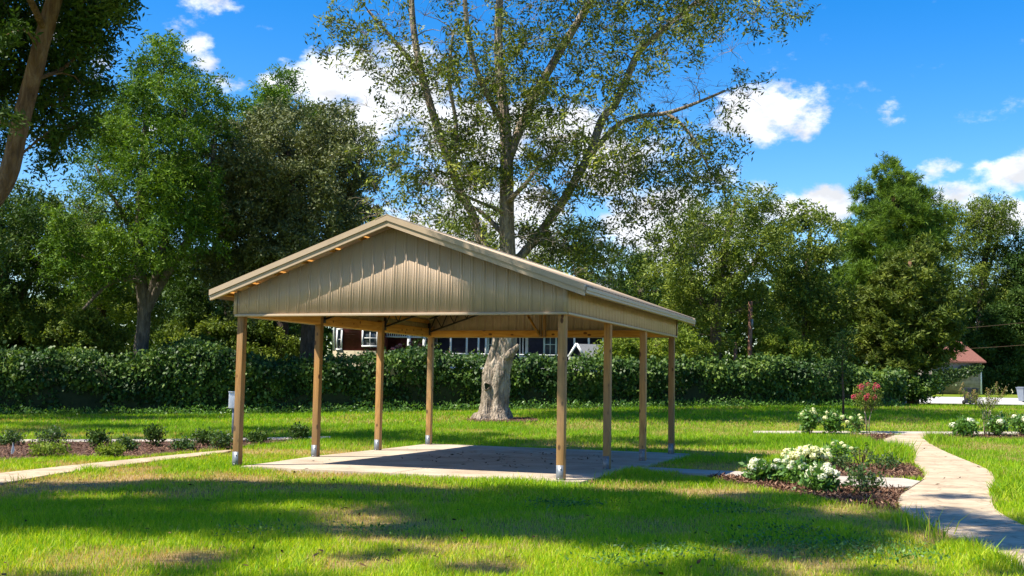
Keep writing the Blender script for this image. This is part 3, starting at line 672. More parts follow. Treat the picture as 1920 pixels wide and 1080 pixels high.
    if cl:
        cl = np.concatenate(cl); cr_ = np.concatenate(cr_); cv = np.concatenate(cv)
        if gap > 0:
            kk = vnoise(cl[:, 0]+cl[:, 1]*.7+base.x, cl[:, 2]+base.y, .55) > gap*.6
            cl, cr_, cv = cl[kk], cr_[kk], cv[kk]
        me = make_leaves('crown', cl, cr_, per, kind, size, cv)
        link_mesh('crown', me, mat, root)
        print(name, label[:30], 'blobs', len(bl), 'clusters', len(cl), 'faces', len(me.polygons))
    return root

BEHIND = 'trees standing behind the hedge'
# the big pecan
pecan_outline = [(600,60),(640,0),(660,-120),(760,-300),(1000,-400),(1250,-350),(1400,-200),(1530,-60),(1530,5),(1470,75),(1400,60),(1390,110),(1440,140),(1420,190),(1430,240),(1380,330),(1330,380),(1260,440),(1200,520),(1080,545),(960,540),(880,480),(790,450),(690,400),(660,340),(690,300),(640,260),(690,170),(615,110)]
def pecan_fill():
    random.seed(3); out = []
    for (x0, x1, y0, y1, n) in ((980,1110,240,500,13),(830,960,300,500,9),(700,860,230,430,9),(1120,1390,280,470,16),(880,1100,470,545,9),(880,1040,300,480,12),(620,760,20,130,5),(1160,1400,60,260,8)):
        for i in range(n): out.append((tuple(at(random.uniform(x0,x1), random.uniform(y0,y1), ring.y+random.uniform(-3.5,3))), random.uniform(.6,.95)))
    return out
tree('pecan_tree', 'huge pecan with pale gnarled trunk in a mulch ring behind the pavilion', ring.y, pecan_outline,
     [(925,792,44),(925,784,36),(926,775,29),(926,762,25),(928,740,25),(929,720,26),(930,700,26),(940,678,20),(947,655,18),(951,633,17.5),(955,600,16.5),(957,560,16),(952,480,15),(950,400,13.5),(950,330,12.5),(949,260,11),(942,180,9.5),(935,80,8),(940,-60,6),(950,-200,4)],
     [[(948,672,8,-.3),(958,662,8,-.36),(968,652,5,-.4),(972,646,3,-.42)],
      [(912,702,9,-.2),(922,668,7,-.2),(929,640,6,-.2),(934,600,5,-.2)],
      [(955,520,9),(925,480,9),(903,452,9),(885,400,8.5),(860,350,8),(820,240,7.5),(790,135,7),(775,50,6),(765,-80,5),(740,-220,3)],
      [(790,140,5),(752,92,4.5),(725,60,3.5),(690,20,2.5)],
      [(950,310,9),(975,240,8.5),(1002,180,8),(1045,105,8),(1090,30,7),(1112,-10,6.5),(1150,-110,5),(1200,-240,3)],
      [(960,500,9,.6),(1010,440,8.5,.8),(1060,370,8.5,.8),(1085,325,8.5,.8),(1105,290,8.5,.8),(1130,222,8,.8),(1152,198,7.5,.8),(1176,145,7,.8),(1200,95,6.5,.8),(1250,50,5.5,.8),(1310,0,4.5,.8),(1380,-60,3,.8)],
      [(1105,295,6,.7),(1140,252,5.5,.5),(1170,228,5,.3),(1205,217,4.5,.2),(1250,212,4,0),(1300,195,3,-.2),(1360,170,2.2,-.4)],
      [(1250,213,3.5,0),(1280,235,3,-.3),(1310,275,2.4,-.5),(1330,320,1.6,-.6)],
      [(948,240,6),(905,160,5.5,-1.5),(880,80,5,-2),(870,-20,4,-2.5)],
      [(848,330,4),(856,240,3.5,-1),(842,150,3.2,-1.5),(850,60,2.5,-2)],
      [(950,380,6,0),(985,345,4,-2),(1010,310,2.5,-3)],
      [(953,450,6,0),(905,400,4,2.0),(860,375,2.2,3.)],
      [(952,400,4,0),(890,375,3,-1.6),(830,345,1.8,-2.5)]],
     4.5, 52, .54, 3, 'pinnate', .20, M['leaf_pecan'], M['bark_light'], crown_r=.60, trunk_n=40, tbump=.025, blobs=pecan_fill(), seed=11, cl_k=1.25, gap=.54, flute=.10, cr=.20, spread=1.25)
pecan = [o for o in bpy.data.objects if o.name == 'pecan_tree'][0]
def knot(px, py, rr, depth_):
    c = at(px, py, ring.y-depth_)-pecan.location
    mb = MB(); n = 14; prof = [(.2,.05),(.75,.02),(1.0,-.07),(1.25,-.02),(1.45,.08)]
    for i, (k, d) in enumerate(prof):
        for j in range(n):
            a = 2*math.pi*j/n; w = 1+.18*math.sin(a*3+1); mb.V.append((c.x+math.cos(a)*rr*k*w*.85, c.y+d, c.z+math.sin(a)*rr*k*w))
    for i in range(len(prof)-1):
        for j in range(n): mb.F.append((i*n+j, i*n+(j+1) % n, (i+1)*n+(j+1) % n, (i+1)*n+j))
    o = mb.build('knot_hole', M['bark_light'], pecan, True)
    mb = MB(); mb.V = [(c.x+math.cos(2*math.pi*j/n)*rr*.85, c.y-.02, c.z+math.sin(2*math.pi*j/n)*rr) for j in range(n)]; mb.F = [tuple(range(n))]; mb.build('hole_shade', M['core'], o)  # flat dark disc, paints the shade inside the knot
knot(913, 724, .13, .50); knot(961, 664, .10, .36)
tree('walnut_tree', 'tall forked walnut with bright pinnate leaves rising behind the hedge, left of the pavilion', 54.5, 
     [(120,330),(150,240),(185,160),(235,150),(245,95),(310,66),(362,95),(355,140),(420,140),(442,185),(420,260),(400,330),(420,420),(400,480),(330,520),(200,560),(90,570),(60,500),(100,400)],
     [(262,700,15),(264,660,14),(268,620,13),(270,580,12),(264,520,11),(262,460,10),(262,400,9),(268,320,7.5),(273,250,6.5),(276,205,5.5),(295,170,4),(310,120,2.5)],
     [[(271,590,10),(290,552,9),(318,505,8.5),(350,455,8),(375,420,6.5),(395,350,5),(400,270,3)],[(271,580,9),(292,520,8),(308,450,7),(322,370,5.5),(338,280,4),(350,190,2.5)],
      [(265,530,5,-.3),(250,526,4.5,-.5),(222,525,4,-1),(192,543,3.5,-1.4),(156,580,2.5,-1.8)],[(264,524,5,-.2),(240,518,4.5,-.5),(215,505,4,-.9),(184,493,3,-1.2),(130,470,2,-1.5)],
      [(262,440,5),(240,420,4.5),(219,380,4),(200,355,3.5),(180,310,2.5)],[(268,330,4),(240,290,3.5),(200,250,2.5)]],
     5.0, 48, .76, 11, 'pinnate', .19, M['leaf_walnut'], M['bark_limb'], BEHIND, crown_r=.6, seed=21, cl_k=.9, gap=.52)
tree('oak_tree', 'dense olive green oak with dark trunk behind the left end of the pavilion roof', 59,
     [(355,300),(395,245),(450,215),(520,190),(590,190),(650,200),(690,250),(705,340),(710,430),(690,520),(560,560),(430,610),(375,520),(352,390)],
     [(577,740,22),(578,700,18),(580,640,17),(580,600,16),(572,520,14),(560,430,11),(548,340,8),(540,260,5)],
     [[(578,560,11),(520,480,9),(450,420,7),(400,360,4)],[(572,520,10),(620,440,8),(660,360,6),(675,280,3)]],
     4.5, 46, .80, 12, 'oak', .19, M['leaf_oak'], M['bark_dark'], BEHIND, crown_r=.68, seed=31, cl_k=1.1)
tree('leafy_tree', 'brighter green tree top rising behind the olive oak', 70,
     [(430,210),(460,160),(510,140),(560,148),(615,200),(640,300),(560,420),(450,400),(420,300)],
     [(530,720,12),(530,560,11),(530,400,9),(525,260,5),(520,190,3)], [], 3.5, 50, .8, 12, 'pinnate', .22, M['leaf_walnut'], M['bark_dark'], BEHIND, seed=41, cl_k=.7)
tree('leafy_tree', 'dark broad tree behind the hedge at the left edge', 57,
     [(-150,330),(-60,300),(0,340),(60,350),(105,395),(130,470),(120,560),(60,650),(-150,660)],
     [(10,720,15),(8,600,13),(5,500,10),(0,400,6)], [[(8,600,8),(60,520,6),(90,450,3)]], 4, 50, .85, 12, 'oak', .2, M['leaf_dark'], M['bark_dark'], BEHIND, seed=51, cl_k=.9)
tree('leafy_tree', 'lighter tree between the left edge tree and the forked walnut', 74,
     [(90,380),(150,370),(230,400),(300,440),(330,520),(330,640),(200,660),(80,640),(60,500)],
     [(190,720,10),(190,560,9),(185,450,5)], [], 4, 52, .75, 11, 'pinnate', .2, M['leaf_mid'], M['bark_dark'], BEHIND, seed=52, cl_k=.8)
tree('leafy_tree', 'shaded tree filling the gap below the oak', 72,
     [(330,430),(420,450),(520,520),(560,600),(540,690),(320,690),(300,560)],
     [(430,730,12),(430,600,10),(430,520,5)], [], 3, 50, .9, 12, 'oak', .22, M['leaf_dark'], M['bark_dark'], BEHIND, seed=53, cl_k=1.0)
tree('bushy_tree', 'low bright green bushy tree above the hedge at far left', 56,
     [(-60,600),(30,575),(90,590),(150,585),(215,610),(245,650),(220,700),(-60,710)],
     [(110,740,6),(110,680,5),(105,630,3)], [], 2.2, 38, .9, 12, 'broad', .17, M['leaf_mid'], M['bark_dark'], BEHIND, seed=54, cl_k=1.2, fine=.8)
tree('bushy_tree', 'small yellow-green sapling over the hedge beside the forked walnut trunk', 55,
     [(290,660),(330,640),(370,640),(420,655),(430,690),(290,700)], [(350,740,4),(350,690,3),(350,660,2)], [], 1.2, 30, .9, 10, 'broad', .15, M['leaf_hedge'], M['bark_dark'], BEHIND, seed=55, fine=.7)
tree('leafy_tree', 'airy mid-green tree just right of the pavilion roof', 62,
     [(1235,420),(1290,375),(1350,340),(1400,335),(1450,370),(1475,420),(1450,520),(1470,620),(1400,665),(1270,655),(1215,560),(1190,470)],
     [(1345,740,12),(1342,650,11),(1345,560,9),(1360,460,7),(1380,380,4)], [[(1343,600,7),(1300,540,6),(1270,470,4)],[(1345,560,7),(1410,500,5),(1440,430,3)],[(1345,600,6),(1390,580,5),(1430,560,3)]],
     4, 46, .74, 10, 'pinnate', .20, M['leaf_mid'], M['bark_limb'], BEHIND, seed=61, cl_k=.8, gap=.28)
tree('leafy_tree', 'round-topped tree between the airy tree and the pine', 67,
     [(1445,430),(1490,390),(1530,392),(1565,420),(1590,520),(1600,620),(1560,660),(1470,650),(1435,540)],
     [(1515,740,9),(1512,600,8),(1515,480,5),(1520,430,3)], [[(1512,580,5),(1480,520,4),(1460,470,2)]], 4, 46, .8, 10, 'broad', .17, M['leaf_mid'], M['bark_dark'], BEHIND, seed=62, cl_k=.9)
tree('leafy_tree', 'dark tree low behind the right eave of the pavilion', 70,
     [(1040,470),(1130,450),(1220,470),(1300,540),(1340,620),(1330,690),(1150,690),(1080,600)],
     [(1220,740,11),(1215,620,9),(1200,540,6)], [[(1215,600,6),(1260,560,4),(1290,540,2)]], 4, 48, .8, 11, 'oak', .19, M['leaf_dark'], M['bark_limb'], BEHIND, seed=63, cl_k=.9, gap=.25)
tree('leafy_tree', 'tree seen through the pecan branches above the pavilion ridge', 76,
     [(760,400),(850,360),(980,400),(1100,430),(1150,520),(1150,650),(760,650),(700,520)],
     [(930,740,12),(930,600,10),(930,480,6)], [], 3.5, 60, .42, 8, 'oak', .22, M['leaf_mid'], M['bark_dark'], BEHIND, seed=64, cl_k=.8)
tree('pine_tree', 'tall pine with domed top and clustered needles right of the pavilion', 94,
     [(1605,395),(1622,345),(1655,314),(1705,306),(1742,330),(1768,380),(1785,440),(1785,520),(1760,600),(1700,640),(1590,620),(1555,520),(1570,460),(1590,400)],
     [(1690,740,13),(1690,650,12),(1688,560,11),(1686,470,8),(1684,400,6),(1682,345,3)], [[(1688,540,5),(1650,500,4),(1600,470,2)],[(1686,500,5),(1730,460,4),(1765,430,2)],[(1688,580,5),(1620,560,4),(1580,530,2)]],
     5.0, 38, .86, 7, 'needle', .46, M['leaf_pine'], M['bark_red'], BEHIND, seed=71, cl_k=.85, cr=.42)
tree('leafy_tree', 'tall wispy-topped tree between the pine and the right edge', 104,
     [(1755,430),(1770,390),(1800,378),(1830,385),(1855,355),(1885,350),(1905,375),(1895,430),(1915,500),(1920,620),(1800,660),(1760,560)],
     [(1840,740,11),(1840,600,9),(1845,500,6),(1865,400,3)], [[(1842,540,5),(1870,450,3),(1885,380,1.6)]], 4.5, 42, .72, 9, 'oak', .22, M['leaf_mid'], M['bark_dark'], BEHIND, seed=72, cl_k=.9, gap=.25)
tree('leafy_tree', 'tree at the right edge with darker crown', 102,
     [(1890,450),(1930,430),(2020,420),(2060,600),(2020,700),(1900,690),(1870,600)],
     [(1965,740,10),(1965,600,8),(1965,500,4)], [], 4, 46, .85, 10, 'broad', .24, M['leaf_dark'], M['bark_dark'], BEHIND, seed=73, cl_k=.9)
tree('leafy_tree', 'dark tree standing behind the red-roofed garage', 100,
     [(1740,560),(1840,580),(1910,560),(1990,600),(1990,735),(1850,738),(1740,730)],
     [(1860,745,9),(1860,660,7),(1860,600,4)], [], 3, 44, .95, 13, 'oak', .26, M['leaf_dark'], M['bark_dark'], BEHIND, seed=74, cl_k=1.1)
tree('cedar_tree', 'wide olive-green cedar with drooping sprays at the right end of the hedge', 64,
     [(1705,455),(1770,470),(1790,500),(1810,570),(1812,620),(1790,670),(1745,705),(1735,752),(1640,756),(1600,720),(1590,650),(1600,580),(1635,520),(1670,480)],
     [(1712,758,12),(1712,720,10),(1710,640,9),(1708,560,6),(1706,490,3)], [], 2.8, 32, .95, 16, 'cedar', .27, M['leaf_cedar'], M['bark_red'], seed=81, cl_k=1.0)
tree('leafy_tree', 'bright leafy young tree over the hedge just right of the pavilion posts', 57.5,
     [(1120,645),(1180,628),(1250,618),(1300,625),(1330,655),(1320,690),(1120,700)], [(1230,745,5),(1230,690,4),(1228,650,2.5)], [], 1.5, 32, .9, 11, 'broad', .16, M['leaf_lime'], M['bark_dark'], BEHIND, seed=82, fine=.7)
tree('conical_shrub', 'yellow-green cone-shaped shrub poking above the hedge near the utility pole', 60,
     [(1472,606),(1500,630),(1525,660),(1535,700),(1425,700),(1432,660),(1450,630)], [(1478,745,4),(1478,690,3),(1475,640,2)], [], 1.3, 26, .98, 14, 'broad', .13, M['leaf_lime'], M['bark_dark'], cat='shrub', seed=83, fine=.6)
tree('leafy_tree', 'low dark tree filling the gap behind the hedge between the conical shrub and the cedar', 74,
     [(1430,620),(1500,600),(1600,600),(1650,640),(1640,735),(1440,735)], [(1550,745,6),(1550,690,5),(1550,650,3)], [], 2, 34, .95, 13, 'oak', .2, M['leaf_dark'], M['bark_dark'], BEHIND, seed=84)
tree('leafy_tree', 'low shaded tree behind the hedge between the walnut trunk and the pavilion post', 70,
     [(300,610),(380,590),(470,600),(560,620),(610,650),(600,720),(300,720)], [(440,740,6),(440,680,5),(440,640,3)], [], 2, 36, .9, 12, 'broad', .2, M['leaf_mid'], M['bark_dark'], BEHIND, seed=85)
# near tree at the left edge: trunk leans in from the left, its crown reaches over the lawn
def near_crown(seed, pts):
    random.seed(seed); out = []
    for (x, y, z, r, n, sx, sy, sz) in pts:
        for i in range(n): out.append(((x+random.uniform(-sx,sx), y+random.uniform(-sy,sy), z+random.uniform(-sz,sz)), r*random.uniform(.7,1.2)))
    return out
NT = 15.0
def pxb(px, py, Y, r): return (tuple(at(px, py, Y)), r*1.1)
vis = [pxb(*b) for b in [(20,30,15.9,.5),(165,40,15.6,.40),(205,-10,14.8,.33),(125,110,16.4,.42),(155,160,15.6,.34),(0,120,16.2,.5),(-50,60,15,.5),(85,240,16.4,.40),(135,240,15.8,.26),(95,160,16.6,.40),(-20,260,16.2,.3),(85,300,16.2,.2),(-70,200,15.8,.5),(145,10,16.4,.45),(-60,320,16,.4),(145,70,15.6,.34),(5,180,16.3,.32),(-70,450,16.5,.5),(175,90,15.5,.26),(215,20,15.6,.22),(60,90,16.9,.5),(30,10,16.8,.6),(160,0,15.2,.35),(115,200,16.1,.38),(110,270,16.2,.2),(-80,120,15.6,.5),(50,150,17,.5),(30,60,14.2,.20),(10,220,14.4,.14)]]
over = near_crown(5, [(-9.2,13.3,9.2,.95,44,3.9,3.0,1.1),(-4.6,12.9,9.3,.85,36,2.5,2.9,.9),(-1.2,13.0,9.8,.6,16,1.8,2.9,.7),(-4.4,18.3,10.6,.55,5,1.1,.6,.6),(-6.5,8.3,8.2,.42,11,3.6,1.3,.6),(-1.5,9.0,8.0,.46,18,2.6,2.2,.6),(1.2,12.2,9.4,.42,8,1.4,2.6,.4)])
tree('shade_tree', 'near leaning shade tree with dark hanging foliage at the left edge', NT, None,
     [(-330,906,26),(-240,700,22),(-120,520,20),(-34,400,19),(14,330,18),(36,240,16.5),(60,150,16),(84,60,15.5),(104,-10,15),(140,-160,8),(170,-300,6)],
     [[(85,60,7),(20,-60,6,-1),(-120,-180,5,-2)],[(120,-90,6),(250,-220,5,-.5),(420,-330,4,-1),(600,-400,3,-1)],[(62,150,5),(130,120,3.5,.6),(200,40,2,.8)],[(38,240,5),(-60,200,4,.8),(-200,100,3,1)],[(18,330,3.4),(40,290,2.6,.5),(100,240,1.5,.8)]],
     0, 60, 1, 12, 'pinnate', .088, M['leaf_dark'], M['bark_red'], blobs=vis+over, seed=91, cl_k=2.6, fine=.62, trunk_n=16, tbump=.04)
# taller shade trees just outside the left edge; one shades the mid lawn, the other is unseen, added to shade the hedge
def outer_tree(label, bx, by, pts, seed, per=9):
    tree('shade_tree', label, by, None, [(960+bx/by*F, 720, 22*30/by), (960+bx/by*F, 400, 17*30/by), (960+bx/by*F+10, 0, 15*30/by), (960+bx/by*F+40, -300, 10*30/by)], [], 0, 60, 1, per, 'broad', .2, M['leaf_dark'], M['bark_dark'], blobs=near_crown(seed, pts), seed=seed, cl_k=.8, twig=False)
outer_tree('tall shade tree outside the left edge, trunk hidden from view', -20, 32, [(-16,31,16,1.5,20,5,3.5,2.5),(-7,30,15.5,1.2,10,3,2.6,1.2),(-24,35,13,1.6,10,4,3,4)], 95)
outer_tree('second shade tree outside the left edge that darkens the left end of the hedge', -34, 44, [(-31,44,13,1.7,26,6,3,3.2),(-25.5,42.5,17.5,1.3,8,2.5,2,1.2)], 96)

# ------------------------------------------------------------------ hedge
def interp(x, pts): return np.interp(x, [p[0] for p in pts], [p[1] for p in pts])
HLINE = [(-45,47.5),(-24,50),(0,54),(18,57.5),(21,60)]
HTOP = [(-100,672),(60,666),(120,660),(180,668),(220,674),(300,664),(350,650),(400,656),(440,668),(520,680),(600,674),(650,676),(700,670),(760,662),(800,660),(850,678),(900,680),(960,678),(1000,672),(1060,682),(1120,684),(1200,682),(1300,676),(1400,678),(1460,674),(1520,680),(1560,684),(1600,692),(1640,704)]
def make_hedge():
    global rng
    rng = np.random.default_rng(101)
    root = empty('hedge', (0, 54, float(terrain(0, 54))), 'long leafy vine-covered hedge running behind the lawn', 'hedge')
    inv = np.array([0, 54, float(terrain(0, 54))])
    def top_z(x):
        y = interp(x, HLINE); px = 960+x/y*F*.993
        pz = interp(px, HTOP)
        zz = np.array([at(a, b, c).z for a, b, c in zip(px, pz, y)])
        return zz
    gx_ = np.linspace(-44, 20.5, 170); tz = top_z(gx_)
    # solid inner mass, the shade between the leaves put into its dark colour
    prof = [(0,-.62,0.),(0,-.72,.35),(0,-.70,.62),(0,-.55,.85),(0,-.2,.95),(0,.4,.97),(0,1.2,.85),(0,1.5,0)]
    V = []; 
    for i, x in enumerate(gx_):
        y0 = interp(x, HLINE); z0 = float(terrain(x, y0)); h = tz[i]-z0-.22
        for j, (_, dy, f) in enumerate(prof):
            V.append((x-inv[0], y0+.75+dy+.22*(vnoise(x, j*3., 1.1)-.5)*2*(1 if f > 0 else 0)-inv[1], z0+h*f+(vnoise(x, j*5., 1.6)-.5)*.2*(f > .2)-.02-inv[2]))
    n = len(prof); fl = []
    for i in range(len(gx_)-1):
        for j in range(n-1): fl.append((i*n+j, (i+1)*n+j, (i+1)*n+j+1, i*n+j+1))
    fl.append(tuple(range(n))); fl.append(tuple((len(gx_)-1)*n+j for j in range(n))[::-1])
    me = np_mesh('shade_core', np.array(V), [len(f) for f in fl], [i for f in fl for i in f], True); link_mesh('shade_core', me, M['core'], root)
    # leaves over its face and top
    N_ = 66000
    x = rng.uniform(-30, 20.8, N_); y0 = interp(x, HLINE); z0 = terrain(x, y0); h = interp(x, list(zip(gx_, tz)))-z0
    u = rng.random(N_)
    face = u < .74
    v = rng.random(N_)**.85
    bulge = (fbm(x, v*3+7, .75)-.5)*1.3
    yy = np.where(face, y0+.22-.50*np.sin(np.clip(v,0,1)**1.5*2.3)+bulge*-.75, y0+rng.random(N_)*1.9)
    lump = (fbm(x, 3.3+yy*.3, .55)-.5)*1.0
    zz = np.where(face, z0+v*h, z0+h+rng.exponential(.07, N_)) + np.where(face, 0, 1)*0 + lump*np.where(face, v, 1)
    P = np.stack([x, yy+rng.normal(0, .1, N_), zz+rng.normal(0, .05, N_)], 1)-inv
    # sprigs sticking up from the top
    ns = 420; sx = rng.uniform(-30, 20, ns); sy = interp(sx, HLINE)+rng.random(ns)*.6; sh = rng.random(ns)**1.6*.42; stz = interp(sx, list(zip(gx_, tz)))
    sp = np.repeat(np.stack([sx, sy, stz], 1), 9, 0); t = np.tile(np.linspace(0, 1, 9), ns); sp[:, 2] += t*np.repeat(sh, 9); sp[:, 0] += t*np.repeat(rng.normal(0, .12, ns), 9)+rng.normal(0, .04, len(sp))
    kk = (fbm(P[:, 0]+40, P[:, 2]*1.3+9, 1.25) > .37) | (rng.random(len(P)) < .45); P = P[kk]; P = np.vstack([P, sp-inv]); n_ = len(P)
    D = unit(rng.normal(size=(n_, 3))*.6+np.array([0, -.3, -.7])); nrm = unit(rng.normal(size=(n_, 3))*.75+np.array([-.1, -.6, .45]))
    S = unit(np.cross(D, nrm)); ln = .18*(.55+.8*rng.random(n_)); wd = ln*.7
    cv = fbm(P[:, 0], P[:, 2]*1.5, .9)
    me = leaf_mesh('foliage', P, D, S, ln, wd, np.clip(rng.random(n_)*.6+(cv-.5)*1.3+.2, 0, 1)); link_mesh('foliage', me, M['leaf_hedge'], root)
    # weeds along its foot
    nw = 15000; x = rng.uniform(-28, 20, nw); k = fbm(x, x*0, .35); y = interp(x, HLINE)-.2-rng.random(nw)*.85*k*1.6; hh = rng.random(nw)**1.5*.5*(.3+k*1.2)
    P = np.stack([x, y, terrain(x, y)+hh*np.clip(1-(interp(x, HLINE)-.2-y)/1.3, .2, 1)], 1)
    D = unit(rng.normal(size=(nw, 3))+np.array([0,-.3,.4])); S = unit(np.cross(D, rand_dir(nw, .8, .6))); ln = .13*(.6+.8*rng.random(nw))
    o = link_mesh('weeds', leaf_mesh('weeds', P, D, S, ln, ln*.45, rng.random(nw)), M['leaf_hyd']); tag(o, kind='stuff')
make_hedge()

# far woods that read as one dark mass
def make_woods():
    r = np.random.default_rng(111); n = 80000
    x = r.uniform(-80, 105, n); y = r.uniform(114, 117, n)
    top = 8.0+6*fbm(x, x*0, .12)
    top = np.where((x > -4) & (x < 10), 7.5, top)
    z = terrain(x, y)+top*r.random(n)**.8
    P = np.stack([x, y, z], 1); D = unit(r.normal(size=(n, 3))); S = unit(np.cross(D, unit(r.normal(size=(n, 3))+np.array([0,0,1.2])))); ln = .8*(.6+.8*r.random(n))
    o = link_mesh('distant_woods', leaf_mesh('distant_woods', P, D, S, ln, ln*.55, np.clip(r.random(n)*.6+fbm(x, z, .4)*.4, 0, 1)), M['leaf_dark']); tag(o, kind='stuff')
make_woods()

# ------------------------------------------------------------------ pavilion
H_, OV, OR, OE, ZE, ZA = 3.0, .10, .38, .50, 3.45, 4.80
SL = (ZA-ZE)/(W_/2+OE)
def roof_z(x): return ZA-SL*abs(x+W_/2)
def rib_profile(L0, L1, sp=.2286, hgt=.013):
    pts = []; n = int(round((L1-L0)/sp)); sp = (L1-L0)/n
    for i in range(n):
        a = L0+i*sp
        pts += [(a, 0), (a+.018, hgt), (a+.042, hgt), (a+.060, 0)]
        for f in (.45, .68): pts += [(a+sp*f, 0), (a+sp*f+.010, .0022), (a+sp*f+.020, .0022), (a+sp*f+.030, 0)]
    pts.append((L1, 0)); return pts
def build_pavilion():
    root = empty('pavilion', (BX, BY, 0), 'open picnic pavilion with tan ribbed metal gable and timber posts on a concrete slab', 'pavilion', rz=-YAW)
    def sheet(name, cols, mat, thick=.004):
        mb = MB()
        for (a, b) in zip(cols[:-1], cols[1:]): mb.poly([a[0], b[0], b[1], a[1]])
        o = mb.build(name, mat, root); m = o.modifiers.new('t', 'SOLIDIFY'); m.thickness = thick; m.offset = 0; return o
    # gables
    for name, yy, s in (('front_gable', -OV, -1), ('back_gable', L_+OV, 1)):
        cols = []
        prof = rib_profile(-W_-OV+.03, OV-.03)
        xs = sorted(prof+[(-W_/2, 0)], key=lambda p: p[0])
        for x, o_ in xs: cols.append((Vector((x, yy+s*o_, H_)), Vector((x, yy+s*o_, roof_z(x)-.16))))
        sheet(name, cols, M['panel'])
        mb = MB(); mb.box(-W_-OV-.012, OV+.012, yy+s*.0-.03, yy+.03, H_-.035, H_+.012) ; mb.build('bottom_trim', M['trim'], root, bevel=.006)
    # inner face of the back gable is paler
    for name, xx, s in (('right_side_panel', OV, 1), ('left_side_panel', -W_-OV, -1)):
        cols = [(Vector((xx+s*o_, y, H_)), Vector((xx+s*o_, y, roof_z(xx)-.10))) for y, o_ in rib_profile(-OV+.035, L_+OV-.035)]
        sheet(name, cols, M['panel'])
        mb = MB(); mb.box(xx-.028, xx+.032, -OV+.032, L_+OV-.032, H_-.030, H_+.010); mb.build('bottom_trim', M['trim'], root, bevel=.006)
    for xx in (-W_-OV, OV):
        for yy in (-OV, L_+OV):
            sx = 1 if xx > -1 else -1; sy = 1 if yy > 0 else -1
            mb = MB(); mb.box(min(xx-.05*sx, xx+.028*sx), max(xx-.05*sx, xx+.028*sx), min(yy+.030*sy, yy+.026*sy), max(yy+.030*sy, yy+.026*sy), H_+.012, roof_z(xx)-.15)
            mb.box(min(xx+.024*sx, xx+.030*sx), max(xx+.024*sx, xx+.030*sx), min(yy-.05*sy, yy+.026*sy), max(yy-.05*sy, yy+.026*sy), H_+.012, roof_z(xx)-.15)
            mb.build('corner_trim', M['trim'], root)
    # roof sheets, ribs running down the slope
    nz = Vector((SL, 0, 1)).normalized()
    for s in (-1, 1):
        cols = []; n = Vector((s*nz.x, 0, nz.z)); xe = -W_/2+s*(W_/2+OE)
        for y, o_ in rib_profile(-OR, L_+OR, .2286, .024):
            a = Vector((-W_/2, y, ZA))+n*o_; b = Vector((xe, y, ZE))+n*o_; cols.append((a, b))
        sheet('roof_sheet', cols, M['trim'])
        # rake trim at both ends, two steps
        for ye, sg in ((-OR, -1), (L_+OR, 1)):
            mb = MB()
            def strip(d0, d1, z0, z1, x_in, x_out):
                ya, yb = ye+sg*d0, ye+sg*d1
                q = []
                for (x, z) in ((x_in, ZA-SL*abs(x_in+W_/2)), (x_out, ZA-SL*abs(x_out+W_/2))):
                    q.append([Vector((x, ya, z+z0)), Vector((x, yb, z+z0)), Vector((x, yb, z+z1)), Vector((x, ya, z+z1))])
                A, B = q
                for k in range(4): mb.poly([A[k], B[k], B[(k+1) % 4], A[(k+1) % 4]])
                mb.poly(A); mb.poly(B[::-1])
            strip(-.05, .045, -.075, .032, -W_/2, xe+s*.015)
            strip(-.05, .020, -.175, -.082, -W_/2, xe+s*.005)
            strip(-.02, .005, -.085, -.072, -W_/2, xe)
            mb.build('rake_trim', M['trim'], root)
        # eave trim
        mb = MB(); q = [(0,-.005),(.045,-.022),(.045,-.075),(.03,-.082),(.03,-.125),(-.03,-.135),(-.03,-.02)]
        if s < 0: pass
        pts = [(xe+s*a, ZE+b) for a, b in q]
        for (y0, y1) in ((-OR+.05, L_+OR-.05),):
            for k in range(len(pts)):
                a, b = pts[k], pts[(k+1) % len(pts)]
                mb.poly([Vector((a[0], y0, a[1])), Vector((a[0], y1, a[1])), Vector((b[0], y1, b[1])), Vector((b[0], y0, b[1]))])
            mb.poly([Vector((a, y0, b)) for a, b in pts]); mb.poly([Vector((a, y1, b)) for a, b in pts][::-1])
        mb.build('eave_trim', M['trim'], root)
        # purlins
        for t in (.04, .2, .36, .52, .68, .84, .975):
            x = -W_/2+(xe+W_/2)*t; z = ZA-SL*abs(x+W_/2)
            d = Vector((s*nz.z, 0, -nz.x)); Mx = Matrix((d, Vector((0,1,0)), n)).transposed().to_4x4(); Mx.translation = Vector((x, 0, z))
            mb = MB(); mb.box(-.02, .02, -OR+.07, L_+OR-.07, -.105, -.006, Mx); mb.build('purlin', M['beam_y'], root)
    mb = MB()
    for s in (-1, 1):
        a = Vector((-W_/2, -OR-.05, ZA+.045)); b = Vector((-W_/2+s*.24, -OR-.05, ZA+.040-SL*.24))
        o_ = Vector((0, L_+2*OR+.10, 0)); dz = Vector((0, 0, -.012))
        mb.poly([a, b, b+o_, a+o_]); mb.poly([a+dz, a+o_+dz, b+o_+dz, b+dz]); mb.poly([b, b+dz, b+o_+dz, b+o_]); mb.poly([a, a+dz, b+dz, b])
    mb.build('ridge_cap', M['trim'], root)
    # header beams
    def beam(name, x0, x1, y0, y1, z0, z1, mat): mb = MB(); mb.box(x0, x1, y0, y1, z0, z1); return mb.build(name, mat, root, bevel=.004)
    beam('header_beam', -.068, -.030+.1, .075, L_-.075, 2.985, 3.20, M['beam_y']); beam('header_beam', -W_-.07, -W_+.068, .075, L_-.075, 2.985, 3.20, M['beam_y'])
    beam('header_beam', -W_-.07, .07, L_-.12, L_-.072, 2.975, 3.15, M['beam']); beam('header_beam', -W_-.07, .07, .072, .12, 3.03, 3.25, M['beam'])
